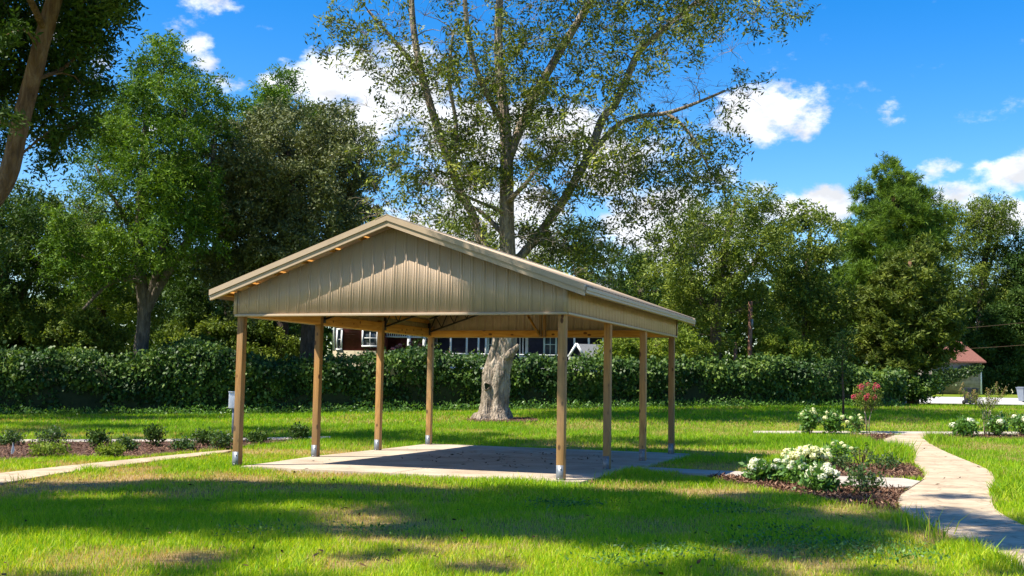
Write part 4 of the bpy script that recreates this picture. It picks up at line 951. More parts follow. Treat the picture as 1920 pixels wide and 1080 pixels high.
    # side nailers high inside
    beam('girt', -W_-.065, -W_-.025, .08, L_-.08, 3.34, 3.44, M['beam_y']); beam('girt', .025, .065, .08, L_-.08, 3.34, 3.44, M['beam_y'])
    # king post and brace in the back gable
    cx = -W_/2
    mb = MB(); mb.box(cx-.16, cx-.09, L_-.175, L_-.125, 2.98, roof_z(cx)-.3); mb.build('king_post', M['post'], root); 
    mb = MB(); mb.box(cx-.05, cx+.02, L_-.175, L_-.125, 2.98, roof_z(cx)-.3); mb.build('king_post', M['post'], root)
    mb = MB(); mb.beam((cx-.14, L_-.20, 3.02), (cx-.75, L_-.20, 4.0), .04, .10, Vector((0,1,0))); mb.build('brace', M['beam'], root)
    # posts
    for xx in (0, -W_):
        for i in range(4):
            y = L_*i/3
            mb = MB(); w = .070; zt = H_+.25
            if i == 0: zt = H_+.02+.2
            mb.box(-w, w, -w, w, 0.005, zt)
            p = mb.build('post', M['post'], root, bevel=.008); p.location = (xx, y, 0)
            for sy in (-1, 1):
                b = MB(); y0 = sy*(w+.001); b.box(-w+.004, w-.004, min(y0, y0+sy*.006), max(y0, y0+sy*.006), 0.0, .31)
                br = b.build('bracket', M['galv'], root); br.location = (xx, y, 0)
                for (bx_, bz) in ((.02, .25), (-.015, .07)):
                    bo = MB(); bo.tube([(bx_, y0+sy*.006, bz), (bx_, y0+sy*.018, bz)], .014, 6); bo.build('bolt', M['bolt'], br)
    # black steel trusses
    for yy in (.18, L_/3+.1, 2*L_/3+.1, L_-.26):
        mb = MB()
        for s in (-1, 1):
            x0 = cx+s*(W_/2-.06)
            def lo(t): return Vector((x0+(cx-x0)*t, yy, 3.10+(SL*W_/2-.10)*t))
            def hi(t): x = x0+(cx-x0)*t; return Vector((x, yy, roof_z(x)-.19))
            mb.beam(lo(0), lo(1), .04, .04); mb.beam(hi(0), hi(1), .04, .04)
            k = 9
            for j in range(k):
                t0, t1 = j/k, (j+1)/k; mb.beam(lo(t0), hi((t0+t1)/2), .022, .022); mb.beam(hi((t0+t1)/2), lo(t1), .022, .022)
            mb.box(x0-.02, x0+.02, yy-.05, yy+.05, 3.02, 3.34)
        mb.build('truss', M['black'], root)
build_pavilion()

# leaf litter and chips
def scatter_flat(name, polys, n, size, asp, mat, h, seed, zb=0.0, tilt=.25):
    r = np.random.default_rng(seed); Ps = []
    for poly, cnt in zip(polys, n):
        xs = [p[0] for p in poly]; ys = [p[1] for p in poly]
        x = r.uniform(min(xs), max(xs), cnt*3); y = r.uniform(min(ys), max(ys), cnt*3); k = inpoly(x, y, poly); Ps.append(np.stack([x[k], y[k]], 1)[:cnt])
    P2 = np.concatenate(Ps); m = len(P2); P = np.stack([P2[:, 0], P2[:, 1], terrain(P2[:, 0], P2[:, 1])+h+r.random(m)*zb], 1)
    D = unit(np.stack([r.normal(size=m), r.normal(size=m), r.normal(size=m)*tilt], 1)); S = unit(np.cross(D, unit(np.stack([r.normal(size=m)*tilt, r.normal(size=m)*tilt, np.ones(m)], 1))))
    ln = size*(.5+r.random(m)); o = link_mesh(name, leaf_mesh(name, P, D, S, ln, ln*asp, r.random(m)), mat); tag(o, kind='stuff'); return o
lit = [pav(1.0,2.2), pav(5.0,2.6), pav(4.6,7.0), pav(1.5,8.6), pav(.4,5)]
scatter_flat('leaf_litter', [lit, P_slab, smooth_poly(P_main)], [170, 30, 40], .085, .4, M['litter'], .056, 5, .01)
scatter_flat('mulch_chips', [P_bedL, P_bedU, P_bedD, P_bedT, P_bedR, P_ring, P_ring2], [9000, 5200, 7500, 900, 1500, 1800, 500], .075, .28, M['chip'], .016, 6, .035, .5)

# ------------------------------------------------------------------ shrubs and flowers
def leafy_bush(name, label, cat, p, rx, rz, n, size, mat, group=None, asp=.5, stems=7, dens_low=.2, seed=1, sparse=False):
    r = np.random.default_rng(seed); random.seed(seed)
    root = empty(name, (p.x, p.y, p.z), label, cat, group)
    mb = MB(); tips = []
    for i in range(stems):
        a = random.uniform(0, 6.28); q = random.uniform(.3, .9); e = Vector((math.cos(a)*rx*q, math.sin(a)*rx*q, rz*random.uniform(.65, .95)))
        mb.tube(bezier_pts(Vector((math.cos(a)*.03, math.sin(a)*.03, -.02)), e, 4, 0, .08), [.010, .009, .008, .006, .004], 5); tips.append(np.array(e))
    mb.build('stem', M['stem'], root)
    k = 12; cl = int(n/k); d = unit(r.normal(size=(cl, 3))+np.array([0,0,.35])); rad = .35+.65*r.random(cl)**.6
    C = d*rad[:, None]*np.array([rx, rx, rz*.52])+np.array([0,0,rz*.55])
    C = C[C[:, 2] > rz*dens_low*.5]; C = C*(1+ (r.random((len(C),1))-.5)*.25)
    P = np.repeat(C, k, 0)+r.normal(0, size*.7, (len(C)*k, 3)); m = len(P)
    D = unit(r.normal(size=(m, 3))+np.array([0,0,.35])); S = unit(np.cross(D, unit(r.normal(size=(m, 3))*.6+np.array([0,0,1]))))
    ln = size*(.6+.8*r.random(m)); cv = np.repeat(r.random(len(C)), k)
    link_mesh('leaves', leaf_mesh('leaves', P, D, S, ln, ln*asp, np.clip(cv*.5+r.random(m)*.55, 0, 1)), mat, root)
    return root
def flower_head_mesh(seed, n=150, r0=.085, asp=.9, elong=1.0):
    r = np.random.default_rng(seed); d = unit(r.normal(size=(n, 3))+np.array([0,0,.25])); C = d*(.72+.3*r.random((n,1)))*np.array([1,1,.85*elong])
    N_ = unit(d+r.normal(size=(n,3))*.3); T = unit(np.cross(N_, unit(r.normal(size=(n,3))))); B = np.cross(N_, T)
    s = .24; V = np.stack([C-T*s, C+B*s*.9, C+T*s, C-B*s*.9], 1).reshape(-1, 3)*r0
    return np_mesh('flower_head', V, np.full(n, 4), np.arange(n*4), False, {'rnd': r.random(n)})
FH = [flower_head_mesh(i) for i in range(3)]; FHC = [flower_head_mesh(i+10) for i in range(2)]
for m_ in FH: m_.materials.append(M['petal'])
for m_ in FHC: m_.materials.append(M['petal_y'])
def hydrangea(label, px, py, Y=None, rx=.45, rz=.6, heads=10, hs=1.0, cream=False, seed=1, n=900, head_pts=None, group='white hydrangeas in the mulch beds', front=.5, size=.10):
    p = gp(px, py)
    root = leafy_bush('hydrangea', label, 'flowering shrub', p, rx, rz, n, size, M['leaf_hyd'], group, .55, 9, .1, seed)
    random.seed(seed+50)
    for i in range(heads):
        a = i*2.4+random.uniform(-.4,.4); q = math.sqrt((i+.5)/heads)
        x, y = math.cos(a)*rx*q*.95, math.sin(a)*rx*q*.95
        z = rz*(1.06-.42*q*q)+random.uniform(-.05,.07)
        o = bpy.data.objects.new('flower_head', random.choice(FHC if cream else FH)); col.objects.link(o); o.parent = root
        o.location = (x*1.12, y*1.12, z+.05); k = hs*random.uniform(.75, 1.2); o.scale = (k, k, k*random.uniform(.8,1)); o.rotation_euler = (random.uniform(-.4,.4), random.uniform(-.4,.4), random.uniform(0,6))
    return root
hydrangea('largest white hydrangea, packed with cream blooms, at the middle of the right beds', 1510, 882, rx=.47, rz=.36, heads=30, hs=1.2, cream=True, seed=1, n=900)
hydrangea('white hydrangea at the left tip of the lower right bed', 1427, 905, rx=.25, rz=.28, heads=8, hs=1.0, seed=2)
hydrangea('pale hydrangea between the left-tip one and the big cream one, over the side path', 1466, 906, rx=.24, rz=.28, heads=7, hs=.8, seed=3, n=600)
hydrangea('small hydrangea in front of the big cream one', 1497, 910, rx=.20, rz=.30, heads=6, hs=.8, seed=4, n=500)
hydrangea('white hydrangea with bright leaves nearest the camera in the lower right bed', 1541, 924, rx=.27, rz=.30, heads=8, hs=1.05, seed=5, n=800)
hydrangea('small faded hydrangea right of the big cream one', 1572, 876, rx=.32, rz=.45, heads=7, hs=.6, cream=True, seed=6, n=350)
hydrangea('upright hydrangea with creamy tops on the far path, leftmost of the back row', 1519, 814, rx=.28, rz=.74, heads=6, hs=1.3, cream=True, seed=7, n=800, size=.13)
hydrangea('second hydrangea of the back row, near the thin young tree', 1562, 814, rx=.34, rz=.64, heads=7, hs=1.2, cream=True, seed=8, n=800, size=.13)
hydrangea('sparse hydrangea at the foot of the pink crape myrtle', 1606, 812, rx=.3, rz=.5, heads=5, hs=.9, cream=True, seed=9, n=380, size=.11)
hydrangea('hydrangea with one large white bloom right of the path junction', 1808, 818, rx=.40, rz=.48, heads=2, hs=1.9, seed=10, n=900, size=.12)
hydrangea('hydrangea beside the bare crape myrtle stems at the right', 1869, 818, rx=.34, rz=.6, heads=3, hs=1.5, seed=12, n=800, size=.12)
hydrangea('hydrangea cut by the right edge of the photo', 1916, 815, rx=.42, rz=.58, heads=4, hs=1.4, seed=13, n=900, size=.12)
SH = 'low shrubs in the right beds'
leafy_bush('low_shrub', 'dark reddish shrub in the lower right bed nearest the path', 'shrub', gp(1620, 928), .30, .42, 620, .07, M['leaf_shrub'], SH, seed=21)
leafy_bush('low_shrub', 'grey-green shrub on the mulch right of the faded hydrangea', 'shrub', gp(1582, 884), .22, .3, 500, .05, M['leaf_shrub'], SH, seed=22)
leafy_bush('low_shrub', 'wider grey-green shrub on the mulch near the path bend', 'shrub', gp(1658, 882), .36, .3, 800, .055, M['leaf_shrub'], SH, seed=23)
leafy_bush('low_shrub', 'thin brown-stemmed shrub between the two grey-green ones', 'shrub', gp(1615, 872), .28, .42, 240, .06, M['leaf_oak'], SH, seed=24, stems=12)
SB = 'low round shrubs in the left mulch bed'
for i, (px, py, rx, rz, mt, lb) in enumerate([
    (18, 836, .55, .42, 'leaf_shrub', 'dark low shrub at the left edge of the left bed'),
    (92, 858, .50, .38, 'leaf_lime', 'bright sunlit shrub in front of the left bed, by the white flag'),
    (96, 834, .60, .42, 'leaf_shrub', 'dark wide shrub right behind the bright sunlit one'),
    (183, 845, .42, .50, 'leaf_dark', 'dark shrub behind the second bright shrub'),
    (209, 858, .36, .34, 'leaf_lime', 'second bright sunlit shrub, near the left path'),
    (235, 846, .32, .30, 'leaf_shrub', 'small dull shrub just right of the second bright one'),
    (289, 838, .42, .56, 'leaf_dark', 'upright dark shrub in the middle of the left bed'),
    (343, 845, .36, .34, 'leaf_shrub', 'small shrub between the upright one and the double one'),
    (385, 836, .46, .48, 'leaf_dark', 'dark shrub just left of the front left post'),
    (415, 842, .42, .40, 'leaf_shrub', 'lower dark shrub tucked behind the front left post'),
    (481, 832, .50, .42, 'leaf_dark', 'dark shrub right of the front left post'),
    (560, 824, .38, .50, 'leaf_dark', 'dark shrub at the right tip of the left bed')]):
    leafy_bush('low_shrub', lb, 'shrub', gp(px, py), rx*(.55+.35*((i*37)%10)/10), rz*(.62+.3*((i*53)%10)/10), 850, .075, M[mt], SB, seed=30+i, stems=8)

def multi_stem(name, label, cat, px, py, stems_h, crown_c, rx, rz, n, size, mat, bloom=None, bl_n=0, seed=1, stake=True, stem_r=.014):
    p = gp(px, py); r = np.random.default_rng(seed); random.seed(seed); root = empty(name, tuple(p), label, cat)
    mb = MB()
    for i in range(4):
        a = i*1.6+.4; e = Vector((math.cos(a)*.16, math.sin(a)*.16, stems_h)); mb.tube(bezier_pts(Vector((math.cos(a)*.06, math.sin(a)*.06, -.03)), e, 4, 0, .04), [stem_r*1.2, stem_r, stem_r, stem_r, stem_r*.8], 6)
        for j in range(5):
            b = random.uniform(0, 6.28); t = Vector((math.cos(b)*rx*random.uniform(.3,1), math.sin(b)*rx*random.uniform(.3,1), crown_c+rz*random.uniform(0,1))); mb.tube(bezier_pts(e, t, 3, .02, .06), [stem_r*.6, stem_r*.5, stem_r*.3, .003], 4)
    mb.build('trunk', M['bark_light'], root)
    cl = n//10; d = rand_dir2(r, cl); C = d*(r.random((cl,1))**.45)*np.array([rx, rx, rz])+np.array([0,0,crown_c]); P = np.repeat(C, 10, 0)+r.normal(0, size, (len(C)*10, 3)); m = len(P)
    D = unit(r.normal(size=(m,3))+np.array([0,0,.3])); S = unit(np.cross(D, unit(r.normal(size=(m,3))+np.array([0,0,1.]))))
    ln = size*(.6+.8*r.random(m)); link_mesh('crown', leaf_mesh('crown', P, D, S, ln, ln*.5, r.random(m)), mat, root)
    if bloom:
        for i in range(bl_n):
            a = random.uniform(0, 6.28); q = random.uniform(.5, 1.0); z = random.uniform(-.35, .75)
            o = bpy.data.objects.new('flower_head', bloom); col.objects.link(o); o.parent = root
            o.location = (math.cos(a)*rx*q, math.sin(a)*rx*q, crown_c+rz*z); k = random.uniform(.6, 1.2); o.scale = (k, k, k*1.4)
    return root
def rand_dir2(r, n): return unit(r.normal(size=(n, 3)))
PK = flower_head_mesh(77, 60, .075); PK.materials.append(M['petal_pink'])
SD = flower_head_mesh(78, 60, .07, elong=2.6); SD.materials.append(M['seed'])
multi_stem('crape_myrtle', 'young crape myrtle with pink blooms near the path junction', 'small tree', 1628, 812, .75, 1.28, .50, .52, 2600, .065, M['leaf_mid'], PK, 17, 1)
# sparse one with upright seed heads
def sparse_myrtle():
    p = gp(1851, 817); root = empty('crape_myrtle', tuple(p), 'sparse crape myrtle with upright seed heads in front of the bin', 'small tree'); random.seed(9); r = np.random.default_rng(9)
    mb = MB(); P = []
    for i in range(5):
        a = i*1.25; e = Vector((math.cos(a)*.14, math.sin(a)*.14, .9)); mb.tube(bezier_pts(Vector((math.cos(a)*.08, math.sin(a)*.08, -.03)), e, 4, 0, .03), [.017,.015,.014,.013,.012], 6)
        for j in range(4):
            b = a+random.uniform(-.9,.9); L0 = random.uniform(.35, 1.0); t = e+Vector((math.cos(b)*L0*.75, math.sin(b)*L0*.6, L0*random.uniform(.55,1.0))); pts = bezier_pts(e, t, 5, .02, .05); mb.tube(pts, [.009,.008,.007,.006,.004,.003], 4)
            for q in pts[1:]:
                for _ in range(10): P.append(np.array(q)+r.normal(0, .06, 3))
            o = bpy.data.objects.new('seed_head', SD); col.objects.link(o); o.parent = root; o.location = t; o.rotation_euler = (0, .5*math.cos(b), b); k = random.uniform(.7,1.1); o.scale = (k*.8, k*.8, k)
    mb.build('trunk', M['bark_light'], root); P = np.array(P); m = len(P); D = unit(r.normal(size=(m,3))+np.array([0,0,.4])); S = unit(np.cross(D, rand_dir2(r, m))); ln = .06*(.6+.8*r.random(m))
    link_mesh('crown', leaf_mesh('crown', P, D, S, ln, ln*.5, r.random(m)), M['leaf_mid'], root)
sparse_myrtle()
def thin_tree():
    p = gp(1581, 788); root = empty('young_tree', tuple(p), 'thin dark-stemmed young tree against the hedge, in its own mulch ring', 'small tree'); random.seed(4); r = np.random.default_rng(4)
    mb = MB(); mb.tube([(0,0,-.05),(.02,0,1.),(-.02,.02,2.2),(.03,0,3.2)], [.05,.045,.035,.012], 7); P = []
    for i in range(16):
        z = 1.4+i*.12; a = i*2.4; L0 = .75-.03*i; t = Vector((math.cos(a)*L0, math.sin(a)*L0, z+.35)); pts = bezier_pts(Vector((0,0,z)), t, 4, .02, .05); mb.tube(pts, [.012,.01,.008,.006,.003], 4)
        for q in pts[1:]:
            for _ in range(16): P.append(np.array(q)+r.normal(0, .13, 3))
    mb.build('trunk', M['bark_dark'], root); P = np.array(P); m = len(P); D = unit(r.normal(size=(m,3))); S = unit(np.cross(D, rand_dir2(r, m))); ln = .12*(.6+.8*r.random(m))
    link_mesh('crown', leaf_mesh('crown', P, D, S, ln, ln*.5, r.random(m)), M['leaf_dark'], root)
thin_tree()
pm = at(1700, 745, 62.6); leafy_bush('ivy_mound', 'dark mound of ivy at the foot of the olive-green cedar', 'ivy', Vector((pm.x, pm.y, float(terrain(pm.x, pm.y)))), 1.9, 1.7, 5200, .15, M['leaf_hedge'], seed=62, dens_low=.1, asp=.7)
# tall flowering shrub behind the hedge with dull pink heads
p = at(785, 700, 57); pk = leafy_bush('flowering_shrub', 'shrub with dusty pink flower heads above the hedge, seen between the rear posts', 'flowering shrub', Vector((p.x, p.y, float(terrain(p.x, p.y)))), 1.4, 3.15, 4200, .13, M['leaf_lime'], seed=61, dens_low=.9)
PK2 = flower_head_mesh(79, 80, .17); 
M['petal_dusty'] = leaf_mat('dusty_pink_petal', [(0,(.20,.05,.05)),(.5,(.36,.11,.12)),(1,(.5,.25,.22))], .7, .1, .2, .8); PK2.materials.append(M['petal_dusty'])
random.seed(12)
for i in range(9):
    o = bpy.data.objects.new('flower_head', PK2); col.objects.link(o); o.parent = pk; o.location = (random.uniform(-1.3,1.5), random.uniform(-1.,0), 2.85+random.uniform(-.15,.5)); k = random.uniform(.7,1.2); o.scale = (k,k,k)

# ------------------------------------------------------------------ small things on the lawn
M['white_plastic'] = noisy('white_plastic', (.62,.64,.66), (.70,.72,.74), 5, .5)
M['blueblack'] = noisy('dark_bin_plastic', (.012,.016,.026), (.02,.026,.04), 6, .45)
M['greybin'] = noisy('grey_bin_plastic', (.16,.19,.24), (.2,.23,.28), 6, .5)
M['rubber'] = noisy('rubber', (.012,.012,.012), (.02,.02,.02), 9, .8)
def utility_box():
    p = gp(436, 822); root = empty('electrical_box', tuple(p), 'grey-white electrical box on a thin post behind the front left post', 'electrical box')
    k = p.y/F; mb = MB(); mb.box(-.03, .03, -.03, .03, -.02, 1.0); mb.build('post', M['galv'], root)
    top = (822-737)*k
    mb = MB(); mb.box(-.14, .14, -.07, .07, top-.46, top); mb.build('box', M['white_plastic'], root, bevel=.015)
    mb = MB(); mb.box(-.15, .15, -.095, .08, top, top+.03); mb.build('lid', M['white_plastic'], root, bevel=.008)
utility_box()
p = gp(22, 856); fl = empty('marker_flag', tuple(p), 'tiny white marker flag on a wire in the left mulch bed', 'flag')
mb = MB(); mb.tube([(0,0,-.03),(.01,0,.30)], .004, 5); mb.build('wire', M['galv'], fl)
mb = MB(); mb.poly([(.01,0,.30),(.05,.01,.14),(.02,.012,.06),(-.035,.0,.05)]); mb.poly([(-.035,.004,.05),(.02,.016,.06),(.05,.014,.14),(.01,.004,.30)]); mb.build('cloth', M['white_plastic'], fl)
def bin_(label, px, py, Y, mat, lid_mat, open_=False, rz=0., sc_=1.0):
    x = at(px, py, Y).x; z = float(terrain(x, Y))+.02
    root = empty('wheeled_bin', (x, Y, z), label, 'bin', 'wheeled bins at the roadside', rz)
    root.scale = (sc_,)*3
    mb = MB(); lo = [(-.24,-.26),(.24,-.26),(.24,.26),(-.24,.26)]; hi = [(-.31,-.36),(.31,-.36),(.31,.36),(-.31,.36)]
    mid = [(a*1.28, b*1.36) for a, b in lo]
    L3 = [[Vector((a, b, .06)) for a, b in lo], [Vector((a, b, .88)) for a, b in mid], [Vector((a*1.06, b*1.05, .90)) for a, b in mid], [Vector((a*1.06, b*1.05, .98)) for a, b in mid]]
    for i in range(3):
        for k in range(4): mb.poly([L3[i][k], L3[i][(k+1) % 4], L3[i+1][(k+1) % 4], L3[i+1][k]])
    mb.poly(L3[0][::-1]); mb.poly(L3[3]); mb.build('body', mat, root)
    mb = MB(); mb.box(-.35, .35, -.41, .40, .985, 1.03); mb.box(-.27, .27, -.33, .3, 1.03, 1.06); mb.build('lid', lid_mat, root, bevel=.02)
    mb = MB(); mb.tube([(-.28,.44,.93),(.28,.44,.93)], .018, 8); mb.tube([(-.26,.44,.93),(-.26,.36,.88)], .015, 6); mb.tube([(.26,.44,.93),(.26,.36,.88)], .015, 6); mb.build('handle', lid_mat, root)
    for s in (-1, 1):
        mb = MB(); mb.tube([(s*.27,.27,.13),(s*.33,.27,.13)], .13, 14); mb.build('wheel', M['rubber'], root)
bin_('dark blue-black wheeled bin standing at the kerb in front of the garage', 1820, 762, 73.0, M['blueblack'], M['blueblack'], rz=.5)
bin_('grey wheeled bin cut by the right edge of the photo', 1920, 752, 76.2, M['greybin'], M['greybin'], rz=-1.2, sc_=.95)

# ------------------------------------------------------------------ buildings
def siding(name, c, c2, pitch=.16, rough=.7):
    m, N, L, b = new_mat(name, rough, .3); tc = N.new('ShaderNodeTexCoord')
    w = N.new('ShaderNodeTexWave'); w.wave_profile = 'SAW'; w.bands_direction = 'Z'; w.inputs['Scale'].default_value = .314/pitch; w.inputs['Distortion'].default_value = 0; L.new(tc.outputs['Object'], w.inputs['Vector'])
    n = N.new('ShaderNodeTexNoise'); n.inputs['Scale'].default_value = 3; n.inputs['Detail'].default_value = 6; L.new(tc.outputs['Object'], n.inputs['Vector'])
    r = ramp(N, [(.35, c), (.65, c2)]); L.new(n.outputs['Fac'], r.inputs[0]); L.new(r.outputs[0], b.inputs['Base Color'])
    bp = N.new('ShaderNodeBump'); bp.inputs['Strength'].default_value = 1; bp.inputs['Distance'].default_value = .03; L.new(w.outputs['Fac'], bp.inputs['Height']); L.new(bp.outputs[0], b.inputs['Normal']); return m
M['navy'] = siding('navy_siding', (.012,.014,.035), (.02,.022,.05)); M['redwall'] = siding('red_siding', (.09,.018,.018), (.13,.03,.03)); M['oldwall'] = siding('old_grey_siding', (.20,.17,.15), (.34,.30,.26), .2)
M['cream'] = siding('cream_base', (.30,.26,.17), (.38,.33,.23)); M['white'] = noisy('white_paint', (.72,.74,.76), (.8,.8,.8), 4, .55)
M['shingle'] = noisy('grey_shingle', (.12,.13,.14), (.24,.25,.26), 14, .9, .6, (1,1,4)); M['redroof'] = noisy('red_shingle', (.15,.06,.045), (.25,.11,.085), 10, .9, .6, (1,1,3))
m, N, L, b = new_mat('window_glass', .08, .6); b.inputs['Base Color'].default_value = (.05,.065,.08,1); M['glass'] = m
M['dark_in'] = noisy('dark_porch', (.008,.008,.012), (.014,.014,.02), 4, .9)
M['mint'] = noisy('pale_blue_trim', (.45,.58,.60), (.52,.65,.66), 4, .6)
def px_local(px, py, Y, o): v = at(px, py, Y); return v-o
def window(root, x0, x1, z0, z1, y, frame=M['white'], fw=.09, mull=True, vm=1):
    mb = MB(); mb.box(x0-fw, x1+fw, y-.07, y+.01, z1, z1+fw); mb.box(x0-fw, x1+fw, y-.09, y+.01, z0-fw, z0); mb.box(x0-fw, x0, y-.07, y+.01, z0, z1); mb.box(x1, x1+fw, y-.07, y+.01, z0, z1)
    if mull:
        mb.box(x0, x1, y-.045, y-.02, (z0+z1)/2-.025, (z0+z1)/2+.025)
        for i in range(vm): xm = x0+(x1-x0)*(i+1)/(vm+1); mb.box(xm-.02, xm+.02, y-.043, y-.018, z0, z1)
    w = mb.build('window', frame, root); g_ = MB(); g_.box(x0, x1, y-.016, y-.012, z0, z1); g_.build('pane', M['glass'], w)
def gable_roof(mb, x0, x1, y0, y1, z, h, ov=.4, along='x', th=.12):
    if along == 'x':
        ym = (y0+y1)/2
        for a, b in ((y0-ov, ym), (y1+ov, ym)):
            za = z-ov*h/((y1-y0)/2); P = [Vector((x0-ov, a, za)), Vector((x1+ov, a, za)), Vector((x1+ov, b, z+h)), Vector((x0-ov, b, z+h))]
            Q = [p+Vector((0,0,th)) for p in P]
            mb.poly(P); mb.poly(Q[::-1])
            for k in range(4): mb.poly([P[k], P[(k+1) % 4], Q[(k+1) % 4], Q[k]])
def house_blue():
    Y = 66; o = at(980, 700, Y); o.z = float(terrain(o.x, Y)); root = empty('house', tuple(o), 'dark navy house with white porch posts behind the hedge, seen under the pavilion', 'house', 'houses beyond the hedge')
    X = lambda px: at(px, 650, Y).x-o.x
    Zp = lambda py: at(980, py, Y).z-o.z
    x0, x1 = X(820), X(1150); top = Zp(560)
    mb = MB(); mb.box(x0, x1, 1.8, 8, 0, top); mb.build('wall', M['navy'], root)
    mb = MB(); mb.box(x0, x1, 0, 1.798, 0, Zp(690)); mb.build('porch_floor', M['white'], root)
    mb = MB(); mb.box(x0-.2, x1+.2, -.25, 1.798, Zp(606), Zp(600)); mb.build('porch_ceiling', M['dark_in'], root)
    mb = MB(); gable_roof(mb, x0, x1, -.3, 8, top-.1, 1.7); mb.build('roof', M['shingle'], root)
    for px in (845, 875, 897, 911, 1077, 1104, 1131):
        mb = MB(); mb.box(X(px)-.055, X(px)+.055, 0, .11, Zp(690), Zp(606)); mb.build('porch_post', M['white'], root)
    window(root, X(916), X(926), Zp(668), Zp(622), 1.8, M['mint'], .12)
    window(root, X(1024), X(1043), Zp(668), Zp(618), 1.8, M['mint'], .12)
    mb = MB(); mb.box(X(974), X(991), 1.74, 1.798, Zp(690), Zp(622)); d = mb.build('door', M['white'], root)
    mb = MB()
    for q in (978, 984): mb.box(X(q)-.05, X(q)+.05, 1.72, 1.738, Zp(665), Zp(630))
    mb.build('door_panel', M['dark_in'], d)
    mb = MB(); mb.box(x0, x1, .02, .06, Zp(666), Zp(664)); mb.build('rail', M['white'], root)
house_blue()
def house_red():
    Y = 67; o = at(700, 700, Y); o.z = float(terrain(o.x, Y)); root = empty('house', tuple(o), 'dark red wooden house with white windows and lacy porch trim, seen between the left posts', 'house', 'houses beyond the hedge')
    X = lambda px: at(px, 650, Y).x-o.x
    Zp = lambda py: at(700, py, Y).z-o.z
    x0, x1, x2 = X(626), X(722), X(806); top = Zp(560)
    mb = MB(); mb.box(x0, x1, 0, 7, Zp(658), top); mb.box(x1, x2, 1.6, 7, Zp(690), top); mb.build('wall', M['redwall'], root)
    mb = MB(); mb.box(x0-.05, x1+.03, -.05, 7.05, 0, Zp(658)); mb.build('foundation', M['cream'], root)
    mb = MB(); mb.box(x0-.06, x0+.06, -.06, .06, Zp(658), top-.1); mb.build('corner_board', M['white'], root)
    mb = MB(); gable_roof(mb, x0, x2, 0, 7, top-.1, 1.4); mb.build('roof', M['shingle'], root)
    window(root, X(633), X(639), Zp(655), Zp(620), 0, vm=0); window(root, X(681), X(706), Zp(648), Zp(620), 0)
    mb = MB(); mb.box(x1, x2, .2, .28, Zp(632), Zp(629)); mb.box(x1, x2, .2, .28, Zp(623), Zp(621))
    x = x1+.05
    while x < x2: mb.box(x, x+.04, .22, .26, Zp(629), Zp(623)); x += .13
    mb.build('porch_fringe', M['white'], root)
    for px in (766, 795):
        mb = MB(); mb.box(X(px)-.1, X(px)+.1, .15, .35, Zp(690), Zp(600)); mb.build('porch_post', M['white'], root)
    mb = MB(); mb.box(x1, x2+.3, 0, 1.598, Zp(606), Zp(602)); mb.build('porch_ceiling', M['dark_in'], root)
house_red()
def shed():
    Y = 61; o = at(1080, 700, Y); o.z = float(terrain(o.x, Y)); root = empty('shed', tuple(o), 'small white-gabled shed with grey shingle roof poking over the hedge', 'shed')
    X = lambda px: at(px, 650, Y).x-o.x
    Zp = lambda py: at(1080, py, Y).z-o.z
    xa, xb, xm = X(1066), X(1096), X(1081); zt = Zp(644); ze = Zp(668); xr = X(1135)
    # ridge runs to the right and away
    mb = MB(); mb.box(xa+.1, xb-.1, .06, 1.6, 0, ze-.02); mb.box(xb-.1, xr-.05, .5, 1.6, 0, ze-.05); mb.build('wall', M['white'], root)
    mb = MB(); mb.poly([(xm, .55, zt), (xr, .8, zt), (xr, .35, ze), (xb+.02, .1, ze)]); mb.poly([(xm, .55, zt), (xb, 1.4, ze), (xr, 1.5, ze), (xr, .8, zt)]); mb.poly([(xa+.12,.06,ze),(xm,.06,zt-.12),(xm,.5,zt),(xa+.12,1.2,ze)]); mb.poly([(xb+.02,.1,ze),(xm,.06,zt-.1),(xm,.55,zt)])
    mb.build('roof', M['shingle'], root)
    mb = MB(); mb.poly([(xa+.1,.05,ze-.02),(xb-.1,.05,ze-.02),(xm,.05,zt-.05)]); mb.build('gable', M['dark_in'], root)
    mb = MB(); mb.beam((xa, 0, ze-.05), (xm, 0, zt), .05, .13, Vector((0,0,1))); mb.beam((xb, 0, ze-.05), (xm, 0.002, zt), .05, .13); mb.build('barge_board', M['white'], root)
shed()
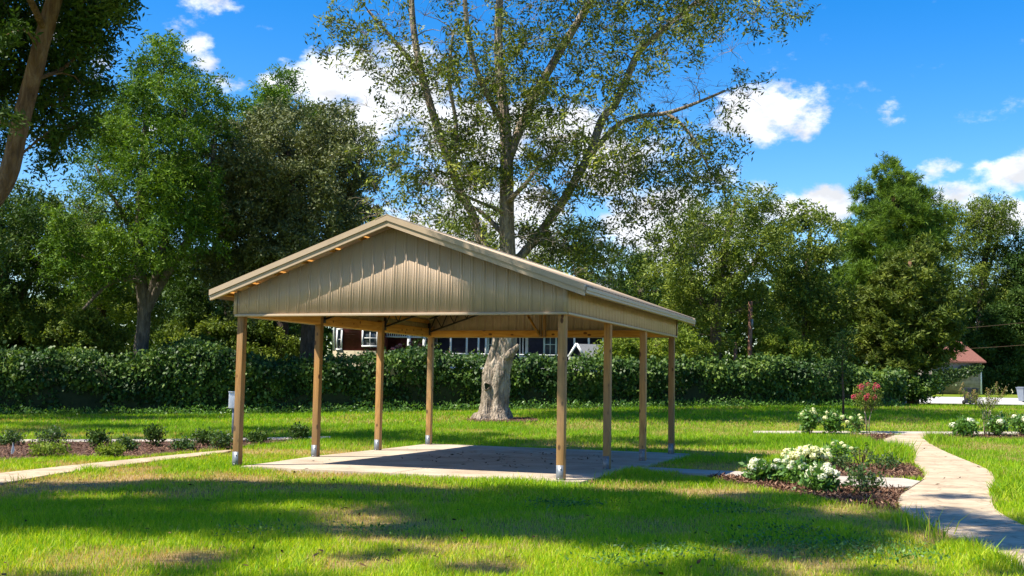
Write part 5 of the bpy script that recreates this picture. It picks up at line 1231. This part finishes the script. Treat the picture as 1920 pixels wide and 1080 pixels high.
def garage():
    Y = 85; o = at(1795, 733, Y); o.z = float(terrain(o.x, Y)); root = empty('garage', tuple(o), 'old grey clapboard garage with faded red hip roof beyond the road', 'garage')
    X = lambda px: at(px, 700, Y).x-o.x
    Zp = lambda py: at(1795, py, Y).z-o.z
    x0, x1 = X(1746), X(1840); d = x1-x0; zt = Zp(676)
    mb = MB(); mb.box(x0, x1, 0, d, 0, zt); mb.build('wall', M['oldwall'], root)
    mb = MB(); mb.box(x1-.09, x1+.02, -.03, .05, 0, zt); mb.box(x0, x1, -.03, -.003, zt-.09, zt); mb.build('trim', M['white'], root)
    ov = .28; e = [Vector((x0-ov, -ov, zt-.05)), Vector((x1+ov, -ov, zt-.05)), Vector((x1+ov, d+ov, zt-.05)), Vector((x0-ov, d+ov, zt-.05))]
    zr = Zp(627); r0, r1 = Vector((X(1789), d*.45, zr)), Vector((X(1806), d*.45, zr))
    mb = MB(); mb.poly([e[0], e[1], r1, r0]); mb.poly([e[1], e[2], r1]); mb.poly([e[2], e[3], r0, r1]); mb.poly([e[3], e[0], r0])
    q = [p-Vector((0,0,.1)) for p in e]; mb.poly(q[::-1])
    for k in range(4): mb.poly([q[k], q[(k+1) % 4], e[(k+1) % 4], e[k]])
    mb.build('roof', M['redroof'], root)
    # ivy crossing its wall
    r = np.random.default_rng(3); n = 2600; t = r.random(n); x = x0+(x1-x0)*t; z = Zp(716)+(Zp(688)-Zp(716))*t+r.normal(0, .14+.2*(1-t), n); P = np.stack([x, -.06-r.random(n)*.2, z], 1)
    D = unit(r.normal(size=(n,3))+np.array([0,-.2,-.6])); S = unit(np.cross(D, unit(r.normal(size=(n,3))*.5+np.array([0,-1,.3])))); ln = .16*(.6+.7*r.random(n))
    link_mesh('ivy', leaf_mesh('ivy', P, D, S, ln, ln*.8, r.random(n)), M['leaf_shrub'], root)
garage()
# poles and wires
M['pole'] = bark_mat('pole_wood', (.10,.045,.03), (.20,.10,.07), (.30,.18,.13), 5, .4)
def pole(name, label, px, py_top, Y, r, cat='utility pole'):
    t = at(px, py_top, Y); z = float(terrain(t.x, Y)); root = empty(name, (t.x, Y, z), label, cat)
    mb = MB(); mb.tube([(0,0,0),(0,0,(t.z-z)*.5),(.03,0,t.z-z)], [r*1.15, r, r*.85], 12); mb.build('shaft', M['pole'], root)
    if r > .11:
        mb = MB(); mb.tube([(.09,-.1,t.z-z-1.4),(.09,-.1,t.z-z-.95)], .07, 10); mb.build('insulator', M['galv'], root)
    return t
pt = pole('utility_pole', 'tall reddish wooden utility pole rising from behind the hedge', 1406, 565, 60, .13)
pole('wooden_stub', 'short broken-off wooden pole just left of the utility pole', 1378, 642, 60, .11, 'pole')
def wire(label, a, b, sag):
    mb = MB(); pts = [a.lerp(b, i/16)-Vector((0,0,sag*math.sin(math.pi*i/16))) for i in range(17)]; mb.tube(pts, .013, 5)
    o = mb.build('power_line', M['stem']); tag(o, label, 'power line')
wire('power line running right from the utility pole toward the cedar', at(1406,607,60), at(1700,616,86), .35)
wire('upper power line crossing above the red-roofed garage', at(1700,622,80), at(2000,596,82), .1)
wire('lower power line crossing the red roof of the garage', at(1700,658,80), at(2000,640,82), .1)
